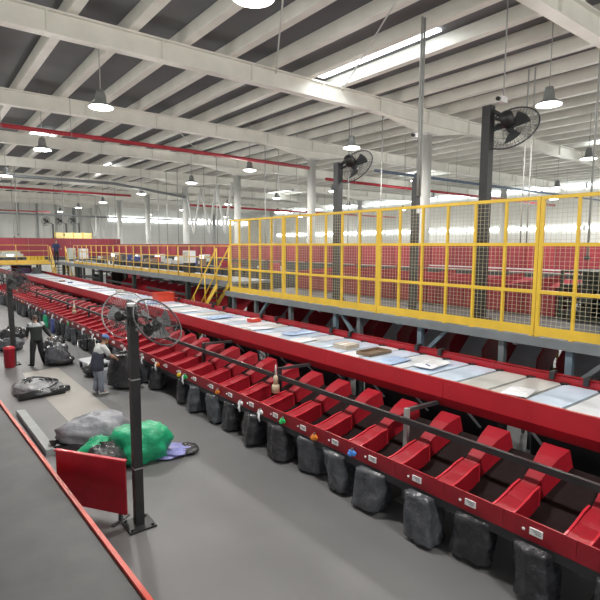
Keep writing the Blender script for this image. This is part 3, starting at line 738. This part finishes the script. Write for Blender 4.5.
for i in range(5):
    ob = MB(); ob.box(0,.24,0,.4,0,.03)
    ob.box(0,.24,0,.02,.03,.4); ob.box(0,.24,.38,.4,.03,.4); ob.box(0,.02,.02,.38,.03,.4); ob.box(.22,.24,.02,.38,.03,.4)
    ob = ob.build('yellow_crate', M['yellow']); ob.location = (7.5+.27*i,46.4,2.84); tag(ob, 'yellow crate on the far cross platform, %s from the grey machine' % nth(i+1), 'crate', 'yellow crates on the cross platform')
for i, (x, y, w, h, mt, cn_) in enumerate([(6.85,45.6,.7,.5,'purple','purple'),(7.1,47.6,.9,.55,'purple','violet-purple'),(7.6,44.2,.5,.5,'dark2','charcoal'),(6.8,49.6,.7,.5,'redfar2','dark red')]):
    t = thing('plastic_tote', '%s tote on the trays where the sorter passes below the far platform' % cn_, 'tote', (x,y,ZT)); MB().box(0,w,0,.6,0,h-.06).build('body', M[mt], t); MB().box(-.02,w+.02,-.02,.62,h-.06,h).build('lid', M['dark2'], t)
for i in range(4):
    t = thing('mesh_screen', 'pale yellow mesh panel high before the end wall, %s counting rightward' % nth(i+1), 'panel', (12.0+.95*i,57.6,0), 0, 'pale yellow panels before the end wall')
    b = MB(); b.box(0,.92,0,.04,4.6,5.5); b.build('sheet', M['ycream'], t); b = MB()
    for x in (0,.88): b.box(x,x+.04,-.02,.06,0,5.6)
    b.build('frame', M['ydull'], t)
# big brown-red cabinet beside the walkway legs
t = thing('machine_cabinet', 'tall brown-red cabinet under the walkway by its dark legs', 'cabinet', (11.3,33.2,0))
MB().box(0,.8,0,3.4,.1,2.5).build('body', M['redfar2'], t); MB().box(.03,.77,.05,3.35,0,.1).build('plinth', M['dark'], t)
for k in range(3): MB().box(-.02,0,.08+1.12*k,1.1+1.12*k,.2,2.4).build('door', M['brown'], t)

# ------------------------------------------------------------------ near belt conveyor in the lower left corner
t = thing('belt_conveyor', 'dark grey belt conveyor with red edge in the near left corner', 'conveyor', (1.33,12.4,0), .036)
MB().box(-1.5,-.05,-9,5,.70,.78).build('belt', M['rubber'], t); MB().box(-.05,0,-9,5,.58,.82).build('side_rail', M['tote'], t); MB().box(-1.55,-1.5,-9,5,.58,.82).build('side_rail', M['tote'], t)
for y in (-8,-4,0,4):
    for x in (-1.45,-.12): MB().box(x,x+.07,y,y+.07,0,.70).build('leg', M['dark2'], t)
b = MB(); b.prism([(0,0,0),(.19,0,0),(.19,0,.10),(0,0,.12)], (-.07,3.1,0)); b.box(0.0,.19,-.012,0,0,.10)
o = b.build('kerb_block', M['kerb']); o.location = (1.87,10.66,0); tag(o, 'light grey kerb plate on the floor beside the red conveyor edge', 'kerb')
t = thing('barrier_panel', 'upright red sheet panel cut by the photo edge below the grey sack', 'panel', (1.62,8.35,0), math.radians(-56))
MB().box(0,1.3,-.03,0,.12,.98).build('sheet', M['red2'], t)
MB().box(-.01,1.31,-.045,.015,.965,.99).build('top_edge', M['redlip'], t)
for x in (.12,1.18):
    MB().box(x-.025,x+.025,-.04,.01,.02,.12).build('foot', M['dark2'], t); MB().box(x-.03,x+.03,-.2,.17,0,.02).build('foot', M['dark2'], t)

# ------------------------------------------------------------------ sacks on the floor
def lump(name, c, rx, ry, rz, mat, label, seed, rot=0, amp=.28, fr=1.6, cat='sack', parts=()):
    b = MB(); b.smooth = True
    def fn(d): return 1+amp*noise.noise(d*fr+Vector((seed*3.3,0,seed)))+amp*.45*noise.noise(d*fr*3+Vector((0,seed*2.1,0)))
    b.ball((0,0,rz*.8), rx, ry, rz, 36, 22, fn)
    b.v = [(x,y,max(.004,z)) for (x,y,z) in b.v]
    o = b.build(name, mat); o.location = c; o.rotation_euler = (0,0,rot)
    return tag(o, label, cat)
def neck(o, p, q, r, mat):
    b = MB(); b.smooth = True; p = Vector(p); q = Vector(q)
    b.tube([p, p.lerp(q,.4), p.lerp(q,.6), q], [r*1.6,r*.8,r*.6,r*1.7], 12); b.build('tied_neck', mat, o)
o = lump('poly_sack', (2.85,10.72,0), .75,.46,.34, M['sackg'], 'crumpled grey sack lying on the floor behind the upright red panel', 3, -.35); neck(o, (-.62,-.05,.22),(-.85,-.12,.12),.06,M['bag'])
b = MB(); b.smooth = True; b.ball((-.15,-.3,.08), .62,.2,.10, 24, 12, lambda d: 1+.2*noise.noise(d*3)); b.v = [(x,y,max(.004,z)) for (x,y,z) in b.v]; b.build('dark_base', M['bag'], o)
o = lump('green_sack', (3.28,9.35,0), .62,.48,.40, M['green'], 'bright green sack on the floor behind the twin fan post', 5, -.4); neck(o, (-.5,.1,.3),(-.78,.2,.2),.06,M['green'])
o = lump('green_sack', (2.62,9.75,0), .42,.30,.26, M['green'], 'low green sack tucked between the grey sack and the black bag', 8, .2)
o = lump('black_bag', (2.50,8.95,0), .40,.30,.34, M['bag'], 'black bag slumped between the upright red panel and the green sack', 9, .4); neck(o, (0,0,.5),(.05,.05,.66),.05,M['bag'])
o = lump('pouch', (3.86,9.22,0), .42,.30,.09, M['violet'], 'flat lilac pouch on the floor right of the bright green sack', 11, -.3, .3, 2.2, 'bag')
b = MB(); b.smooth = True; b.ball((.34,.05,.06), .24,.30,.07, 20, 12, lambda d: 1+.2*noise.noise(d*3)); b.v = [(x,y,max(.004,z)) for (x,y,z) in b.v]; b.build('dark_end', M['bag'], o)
o = lump('folded_tarp', (2.62,15.75,0), .62,.84,.15, M['tarp'], 'flattened grey sack heap with black edges lying alone on the floor', 14, .05, .22, 2.0, 'tarp')
b = MB(); b.smooth = True
for (p, q, r) in [((-.62,-.72,.06),(.55,-.74,.07),.11),((.3,-.72,.06),(.72,-.5,.06),.10)]: b.tube([Vector(p), Vector(p).lerp(Vector(q),.5)+Vector((0,.04,.02)), Vector(q)], [r,r*1.15,r*.9], 10)
b.v = [(x,y,max(.004,z)) for (x,y,z) in b.v]; b.build('rolled_edge', M['bag'], o)
b = MB(); b.smooth = True
for k in range(4):
    rr = .2+.13*k
    b.tube([(rr*.9*math.cos(a),rr*1.15*math.sin(a),.26+.03*math.sin(3*a+k)-.05*rr) for a in [j*.3-.5*k for j in range(13)]], [.012+.02*math.sin(j*PI/12) for j in range(13)], 8)
b.build('dark_fold', M['bag'], o)
o = lump('grey_bag', (3.85,18.95,0), .42,.50,.42, M['bagg'], 'full smoky grey bag held beside the worker in the dark jacket', 17, .2, .25, 1.8, 'bag'); neck(o, (-.18,-.05,.68),(-.26,-.10,.86),.06,M['bagg'])
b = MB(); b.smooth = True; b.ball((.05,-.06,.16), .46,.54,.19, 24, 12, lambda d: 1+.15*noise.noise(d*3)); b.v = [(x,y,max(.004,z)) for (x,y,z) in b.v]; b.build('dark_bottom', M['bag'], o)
o = bagmesh(.85,.70,.98,203,.8).build('black_bag', M['bag']); o.location = (4.78,14.55,0.02); o.rotation_euler = (0,0,.5); tag(o, 'large open black bag being pulled by the blue-capped worker', 'bag')
b = MB(); b.smooth = True; b.tube([(.30*math.cos(a),.36*math.sin(a),.97+.03*math.sin(2*a)) for a in [k*2*PI/20 for k in range(20)]], .025, 8, True); b.build('rolled_rim', M['bag'], o)
for i, (x,y,rx,ry,rz,mt,lb) in enumerate([(4.3,21.6,.4,.45,.3,'bag','black bag on the floor past the grey bag, nearest the chutes'),(3.3,25.0,.5,.5,.34,'bag','black bag heap further down the aisle behind the red bin'),
        (2.9,22.6,.4,.5,.28,'bagg','low smoky bag on the floor just behind the red bin'),(4.5,16.6,.35,.5,.22,'bag','flat black bag on the floor between the two workers')]):
    lump('floor_bag', (x,y,0), rx,ry,rz, M[mt], lb, 30+i, i, .25, 1.8, 'bag')
t = thing('red_bin', 'small red bin beside the far-left black fan post', 'bin', (2.43,19.4,0))
b = MB(); b.smooth = True; b.lathe([(.15,0),(.17,.02),(.18,.62),(.185,.64)], (0,0,0), 20); b.build('body', M['red2'], t); b = MB(); b.smooth = True; b.lathe([(.19,.64),(.19,.68),(.12,.73)], (0,0,0), 20); b.build('lid', M['redlip'], t)
ob = MB(); ob.box(0,.34,0,.3,0,.03); ob.box(0,.34,0,.02,.03,.42); ob.box(0,.34,.28,.3,.03,.42); ob.box(0,.02,.02,.28,.03,.42); ob.box(.32,.34,.02,.28,.03,.42)
ob = ob.build('white_crate', M['trayw']); ob.location = (4.42,15.35,0); tag(ob, 'pale crate on the floor behind the blue-capped worker\'s legs', 'crate')
t = thing('push_cart', 'low steel push cart at the chute row left of the blue-capped worker', 'cart', (4.7,17.6,0), .1)
MB().box(-.35,.35,-.55,.55,.22,.27).build('bed', M['lgrey'], t)
b = MB(); b.smooth = True; b.tube([(-.3,.53,.27),(-.3,.56,.92),(.3,.56,.92),(.3,.53,.27)], .018, 8); b.build('handle', M['chrome'], t)
for x in (-.27,.27):
    for y in (-.42,.42): b = MB(); b.smooth = True; b.cyl((x-.02,y,.10),(x+.02,y,.10),.10,n=14); b.build('wheel', M['dark'], t); MB().box(x-.03,x+.03,y-.03,y+.03,.18,.22).build('caster', M['chrome'], t)

# ------------------------------------------------------------------ people
def skin(name, V, E, roots, mat, parent=None, sub=1):
    """V: {key:(co, r)}; a surface grown on a joint graph"""
    keys = list(V); ix = {k_: i for i, k_ in enumerate(keys)}
    me = bpy.data.meshes.new(name); me.from_pydata([V[k_][0] for k_ in keys], [(ix[a], ix[b]) for a, b in E], [])
    o = bpy.data.objects.new(name, me); COL.objects.link(o)
    md = o.modifiers.new('skin', 'SKIN'); md.use_smooth_shade = True; md.branch_smoothing = .3
    for k_ in keys:
        sv = me.skin_vertices[0].data[ix[k_]]; r = V[k_][1]
        sv.radius = r if isinstance(r, tuple) else (r, r); sv.use_root = k_ in roots
    if sub: o.modifiers.new('sub', 'SUBSURF').levels = sub; o.modifiers['sub'].render_levels = sub
    dg = bpy.context.evaluated_depsgraph_get()
    nm = bpy.data.meshes.new_from_object(o.evaluated_get(dg)); nm.name = name
    bpy.data.objects.remove(o)
    nm.materials.clear(); nm.materials.append(mat)
    for p in nm.polygons: p.use_smooth = True; p.material_index = 0
    ob = bpy.data.objects.new(name, nm); COL.objects.link(ob)
    if parent: ob.parent = parent
    return ob
def merge_into(ob, mb, mats):
    me = ob.data; n0 = len(me.vertices)
    vs = [tuple(v.co) for v in me.vertices]+mb.v
    fs = [tuple(p.vertices) for p in me.polygons]+[tuple(i+n0 for i in f) for f in mb.f]
    mi = [0]*len(me.polygons)+mb.mi
    nm = bpy.data.meshes.new(me.name); nm.from_pydata(vs, [], fs)
    for m in mats: nm.materials.append(m)
    nm.polygons.foreach_set('material_index', mi); nm.polygons.foreach_set('use_smooth', [True]*len(fs)); nm.update()
    ob.data = nm
def person(loc, rz, J, label, top, pants, shoes, sleeve, extra, hairmat, cap=None, hs=1.0):
    """J: joints in metres, local frame: +X is forwards, +Y the person's left"""
    t = thing('person', label, 'person', loc, rz)
    V3 = lambda k_: Vector(J[k_])
    head = V3('head'); face = Vector(J['face']).normalized(); upv = (head-V3('neck')).normalized()
    Vd = {'pel':(J['pel'],.115),'waist':(J['waist'],.11),'chest':(J['chest'],.125),'neckb':(tuple(V3('neck').lerp(V3('chest'),.25)),.075),'neck':(J['neck'],.055),'headb':(tuple(V3('neck').lerp(head,.55)),.058)}
    Ed = [('pel','waist'),('waist','chest'),('chest','neckb'),('neckb','neck'),('neck','headb')]
    roots = {'pel'}
    for s_ in 'lr':
        Vd.update({s_+'sh':(J[s_+'sh'],.068),s_+'el':(J[s_+'el'],.045),s_+'wr':(J[s_+'wr'],.031),s_+'hip':(J[s_+'hip'],.088),s_+'kn':(J[s_+'kn'],.062),s_+'an':(J[s_+'an'],.044),s_+'to':(J[s_+'to'],.036)})
        Vd[s_+'fore'] = (tuple(V3(s_+'el').lerp(V3(s_+'wr'),.3)),.044)
        Vd[s_+'calf'] = (tuple(V3(s_+'kn').lerp(V3(s_+'an'),.3)),.060)
        hd = (V3(s_+'wr')-V3(s_+'el')).normalized(); palm = V3(s_+'wr')+hd*.075
        Vd[s_+'palm'] = (tuple(palm),(.036,.020))
        Ed += [('chest',s_+'sh'),(s_+'sh',s_+'el'),(s_+'el',s_+'fore'),(s_+'fore',s_+'wr'),(s_+'wr',s_+'palm'),('pel',s_+'hip'),(s_+'hip',s_+'kn'),(s_+'kn',s_+'calf'),(s_+'calf',s_+'an'),(s_+'an',s_+'to')]
        side = hd.cross(Vector((0,0,1)))
        side = side.normalized() if side.length > .1 else Vector((1,0,0))
        curl = side.cross(hd).normalized()
        if curl.z > 0: curl = -curl
        for fi, (off, ln) in enumerate(((-.030,.066),(-.010,.078),(.010,.074),(.028,.058))):
            b0 = palm+side*off*.8; p1 = b0+hd*(ln*.6)+curl*.006+side*off*.3; p2 = p1+hd*(ln*.35)+curl*.022; p3 = p2+hd*.006+curl*.022
            ks = [s_+'f%d%d' % (fi,q) for q in range(4)]
            for kk_, pp, rr in zip(ks, (b0,p1,p2,p3), (.0095,.0092,.0085,.0075)): Vd[kk_] = (tuple(pp), rr)
            Ed += list(zip(ks, ks[1:])); roots.add(ks[0])
        sg = 1 if s_ == 'r' else -1
        b0 = palm-hd*.04-side*.02*sg; p1 = b0-side*.035*sg+hd*.03; p2 = p1+hd*.03+curl*.015
        ks = [s_+'t%d' % q for q in range(3)]
        for kk_, pp, rr in zip(ks, (b0,p1,p2), (.012,.0105,.009)): Vd[kk_] = (tuple(pp), rr)
        Ed += list(zip(ks, ks[1:])); roots.add(ks[0])
    body = skin('body', Vd, Ed, roots, M['skin'], t)
    side = upv.cross(face).normalized(); fwd = side.cross(upv).normalized()
    def H(f, l, u): return head+fwd*f*hs+side*l*hs+upv*u*hs
    hb = MB(); hb.smooth = True; n, m = 20, 14
    o_ = 0
    for i in range(m+1):
        th = PI*i/m
        for k_ in range(n):
            a = 2*PI*k_/n; f_, l_, u_ = math.sin(th)*math.cos(a), math.sin(th)*math.sin(a), math.cos(th)
            jaw = 1-.22*max(0,-u_)
            hb.v.append(tuple(H(f_*.098*jaw+.008, l_*.076*jaw, u_*.118)))
    for i in range(m):
        for k_ in range(n): hb.face([i*n+k_, (i+1)*n+k_, (i+1)*n+(k_+1)%n, i*n+(k_+1)%n])
    hb.prism([H(.095,-.016,-.03),H(.095,.016,-.03),H(.102,0,.025)], tuple(fwd*.022))           # nose
    for s_ in (-1,1):
        hb.ball(tuple(H(0,s_*.078,-.005)), .018,.014,.03, 8, 6)                                 # ears
    hb.cur = 1
    for s_ in (-1,1): hb.ball(tuple(H(.088,s_*.032,.012)), .012,.012,.009, 8, 6)                # eyes
    hb.cur = 2
    hb.ball(tuple(H(.092,0,-.058)), .014,.024,.008, 10, 6)                                      # mouth
    merge_into(body, hb, [M['skin'], M['hair'], M['redfar2']])
    h = MB(); h.smooth = True
    for i in range(m+1):
        th = PI*i/m*.62
        for k_ in range(n):
            a = 2*PI*k_/n; f_, l_, u_ = math.sin(th)*math.cos(a), math.sin(th)*math.sin(a), math.cos(th)
            q = 1.0 if f_ < .35 else 1-.25*(f_-.35)
            h.v.append(tuple(H(f_*.107*q-.008, l_*.084, u_*.126+.008+(0.03 if f_ > .6 else 0))))
    for i in range(m):
        for k_ in range(n): h.face([i*n+k_, (i+1)*n+k_, (i+1)*n+(k_+1)%n, i*n+(k_+1)%n])
    h.build('hair', hairmat, t)
    if cap:
        c = MB(); c.smooth = True
        for i in range(9):
            th = PI*.5*i/8
            for k_ in range(n):
                a = 2*PI*k_/n; c.v.append(tuple(H(math.sin(th)*math.cos(a)*.118-.004, math.sin(th)*math.sin(a)*.096, math.cos(th)*.10+.040)))
        for i in range(8):
            for k_ in range(n): c.face([i*n+k_, (i+1)*n+k_, (i+1)*n+(k_+1)%n, i*n+(k_+1)%n])
        cp = c.build('cap', cap, t)
        b = MB(); b.prism([H(.10,-.075,.040),H(.15,-.06,.034),H(.19,0,.030),H(.15,.06,.034),H(.10,.075,.040)], tuple(upv*.008)); b.build('peak', cap, cp)
    # clothes
    b = MB(); b.smooth = True
    shm = lerp(J['lsh'], J['rsh'], .5)
    loft(b, [(lerp(J['pel'],J['waist'],-.45),.185,.145),(J['pel'],.19,.15),(J['waist'],.185,.145),(lerp(J['waist'],J['chest'],.6),.20,.15),(J['chest'],.215,.155),
             (lerp(J['chest'],shm,.7),.225,.145),(shm,.20,.12),(lerp(shm,J['neck'],.45),.12,.095),(lerp(shm,J['neck'],.75),.075,.075)])
    for s_ in 'lr':
        p0 = lerp(J[s_+'sh'], shm, .35); E_ = V3(s_+'el'); W_ = V3(s_+'wr'); Sh = V3(s_+'sh')
        if sleeve == 'long': b.tube([p0, Sh, Sh.lerp(E_,.5), E_, E_.lerp(W_,.5), E_.lerp(W_,.95)], [.085,.088,.074,.062,.056,.046], 12)
        else: b.tube([p0, Sh, Sh.lerp(E_,.5), Sh.lerp(E_,.88)], [.082,.085,.076,.070], 12)
    b.build('top', top, t)
    b = MB(); b.smooth = True
    hm = lerp(J['lhip'], J['rhip'], .5)
    loft(b, [(hm-Vector((0,0,.07)),.15,.11),(hm,.182,.135),(J['pel'],.18,.138),(lerp(J['pel'],J['waist'],.5),.165,.13)])
    for s_ in 'lr':
        A_, B_, C_ = V3(s_+'hip'), V3(s_+'kn'), V3(s_+'an')
        b.tube([A_+Vector((0,0,.05)), A_.lerp(B_,.3), B_, B_.lerp(C_,.5), B_.lerp(C_,1.02)], [.105,.108,.086,.080,.074], 14)
    b.build('trousers', pants, t)
    for s_ in 'lr':
        a_, b_ = V3(s_+'an'), V3(s_+'to'); d = (b_-a_); d.z = 0; d.normalize(); sd = Vector((-d.y,d.x,0)); z0 = min(a_.z, b_.z)-.045
        s2_ = MB(); s2_.smooth = True
        pts = [(-.080,.042,.12),(-.03,.050,.13),(.06,.045,.062),(.14,.048,.048),(.185,.036,.036)]
        oo = 0
        for (f_, w_, h_) in pts:
            for k_ in range(10):
                an = 2*PI*k_/10; cz = max(-.8, math.sin(an))
                p = a_+d*f_+sd*(w_*math.cos(an)); s2_.v.append((p.x, p.y, z0+h_*.5+cz*h_*.55+.004))
        for i in range(4):
            for k_ in range(10): s2_.face([i*10+k_, (i+1)*10+k_, (i+1)*10+(k_+1)%10, i*10+(k_+1)%10])
        s2_.face(list(range(10))); s2_.face([40+k_ for k_ in range(10)][::-1])
        s2_.build('shoe', shoes, t)
    extra(t, J, V3)
    return t
def loft(b, rings, n=18):     # rings: (centre, half width along local Y, half depth along local X)
    o = len(b.v)
    for (c, w_, d_) in rings:
        for k in range(n):
            a = 2*PI*k/n; b.v.append((c[0]+d_*math.cos(a), c[1]+w_*math.sin(a), c[2]))
    for i in range(len(rings)-1):
        for k in range(n): b.face([o+i*n+k, o+i*n+(k+1)%n, o+(i+1)*n+(k+1)%n, o+(i+1)*n+k])
    b.face([o+k for k in range(n)][::-1]); b.face([o+(len(rings)-1)*n+k for k in range(n)])
def lerp(p, q, f): return Vector(p).lerp(Vector(q), f)
def ex2(t, J, V3):     # apron over the tee
    b = MB(); b.smooth = True
    loft(b, [(V3('pel')+Vector((-.01,0,-.20)),.225,.185),(V3('pel')+Vector((0,0,-.05)),.215,.175),(J['waist'],.20,.158),(lerp(J['waist'],J['chest'],.6),.208,.162),(lerp(J['waist'],J['chest'],.9),.19,.168)])
    b.build('apron', M['apron'], t)
J2 = dict(pel=(0,0,.90),waist=(.03,0,1.05),chest=(.10,0,1.25),neck=(.20,0,1.43),head=(.26,0,1.55),face=(.85,0,-.45),
    lsh=(.13,.18,1.35),lel=(.30,.24,1.12),lwr=(.50,.12,1.02),rsh=(.13,-.18,1.35),rel=(.28,-.24,1.10),rwr=(.50,-.10,.98),
    lhip=(0,.09,.86),lkn=(.04,.11,.48),lan=(-.02,.12,.085),lto=(.11,.13,.045),rhip=(0,-.09,.86),rkn=(.06,-.10,.48),ran=(.05,-.11,.085),rto=(.18,-.12,.045))
person((3.92,14.35,0), .15, J2, 'worker in blue cap, pale tee and dark apron bending over a black bag', M['tee'], M['jean'], M['shoe'], 'short', ex2, M['hair'], M['bcap'])
def ex1(t, J, V3):     # pale yoke across the shoulders
    b = MB(); b.smooth = True; shm = lerp(J['lsh'], J['rsh'], .5)
    loft(b, [(lerp(J['chest'],shm,.45),.232,.160),(lerp(J['chest'],shm,.8),.238,.155),(shm,.212,.130),(lerp(shm,J['neck'],.45),.130,.103),(lerp(shm,J['neck'],.78),.082,.082)])
    for s_ in 'lr': b.tube([lerp(J[s_+'sh'],shm,.3), J[s_+'sh'], lerp(J[s_+'sh'],J[s_+'el'],.18)], [.090,.096,.090], 12)
    b.build('shoulder_yoke', M['yoke'], t)
J1 = dict(pel=(0,0,.94),waist=(.0,0,1.10),chest=(.0,0,1.32),neck=(.02,0,1.52),head=(.05,0,1.645),face=(.9,-.1,-.35),
    lsh=(.0,.20,1.44),lel=(.08,.27,1.18),lwr=(.26,.22,1.02),rsh=(.0,-.20,1.44),rel=(.02,-.33,1.18),rwr=(.12,-.50,.97),
    lhip=(0,.095,.90),lkn=(.03,.14,.50),lan=(-.02,.19,.085),lto=(.10,.22,.045),rhip=(0,-.095,.90),rkn=(.06,-.15,.50),ran=(.06,-.24,.085),rto=(.18,-.28,.045))
person((3.25,19.15,0), PI*.55, J1, 'worker in dark jacket with pale shoulders standing with back turned, holding a grey bag', M['jacket'], M['blackcloth'], M['blackcloth'], 'long', ex1, M['brownhair'])
J3 = dict(pel=(0,0,.92),waist=(.02,0,1.08),chest=(.06,0,1.30),neck=(.10,0,1.49),head=(.13,0,1.61),face=(1,0,-.2),
    lsh=(.07,.19,1.41),lel=(.12,.28,1.16),lwr=(.32,.30,1.08),rsh=(.07,-.19,1.41),rel=(.12,-.28,1.16),rwr=(.32,-.30,1.08),
    lhip=(0,.09,.88),lkn=(.10,.10,.50),lan=(.0,.10,.085),lto=(.13,.11,.045),rhip=(0,-.09,.88),rkn=(.03,-.10,.48),ran=(-.02,-.10,.085),rto=(.11,-.11,.045))
person((9.42,44.9,2.84), -PI/2, J3, 'distant person in navy clothes standing at the head of the far staircase', M['navy'], M['blackcloth'], M['blackcloth'], 'long', lambda *a: None, M['hair'])

# ------------------------------------------------------------------ light, camera
wd = bpy.data.worlds.new('hall_fill'); S.world = wd; wd.use_nodes = True
bg = wd.node_tree.nodes['Background']; nt = wd.node_tree      # added fill through the open sides, brighter below the horizon to lift the ceiling
tc = nt.nodes.new('ShaderNodeTexCoord'); sx = nt.nodes.new('ShaderNodeSeparateXYZ'); mr = nt.nodes.new('ShaderNodeMapRange'); mx = nt.nodes.new('ShaderNodeMix'); mx.data_type = 'RGBA'
nt.links.new(tc.outputs['Generated'], sx.inputs[0]); nt.links.new(sx.outputs['Z'], mr.inputs['Value'])
mr.inputs['From Min'].default_value = -.12; mr.inputs['From Max'].default_value = .12
nt.links.new(mr.outputs['Result'], mx.inputs['Factor'])
mx.inputs['A'].default_value = (2.0,1.95,1.8,1); mx.inputs['B'].default_value = (.45,.48,.52,1)
nt.links.new(mx.outputs['Result'], bg.inputs['Color']); bg.inputs['Strength'].default_value = 1.0
cd = bpy.data.cameras.new('camera'); cam = bpy.data.objects.new('camera', cd); COL.objects.link(cam)
cd.sensor_width = 36; cd.lens = 497/600*36; cd.clip_end = 300
Rm = Matrix(((0.7893131,0.0638901,-0.6106577),(-0.6139816,0.0875990,-0.7844444),(0.0033747,0.9941049,0.1083703)))
cam.matrix_world = Matrix.Translation((0,0,4.2)) @ Rm.to_4x4()
S.camera = cam
S.view_settings.view_transform = 'Standard'; S.view_settings.look = 'None'; S.view_settings.gamma = 1; S.view_settings.use_curve_mapping = False
S.view_settings.exposure = 0.0
try: S.cycles.use_denoising = True
except Exception: pass
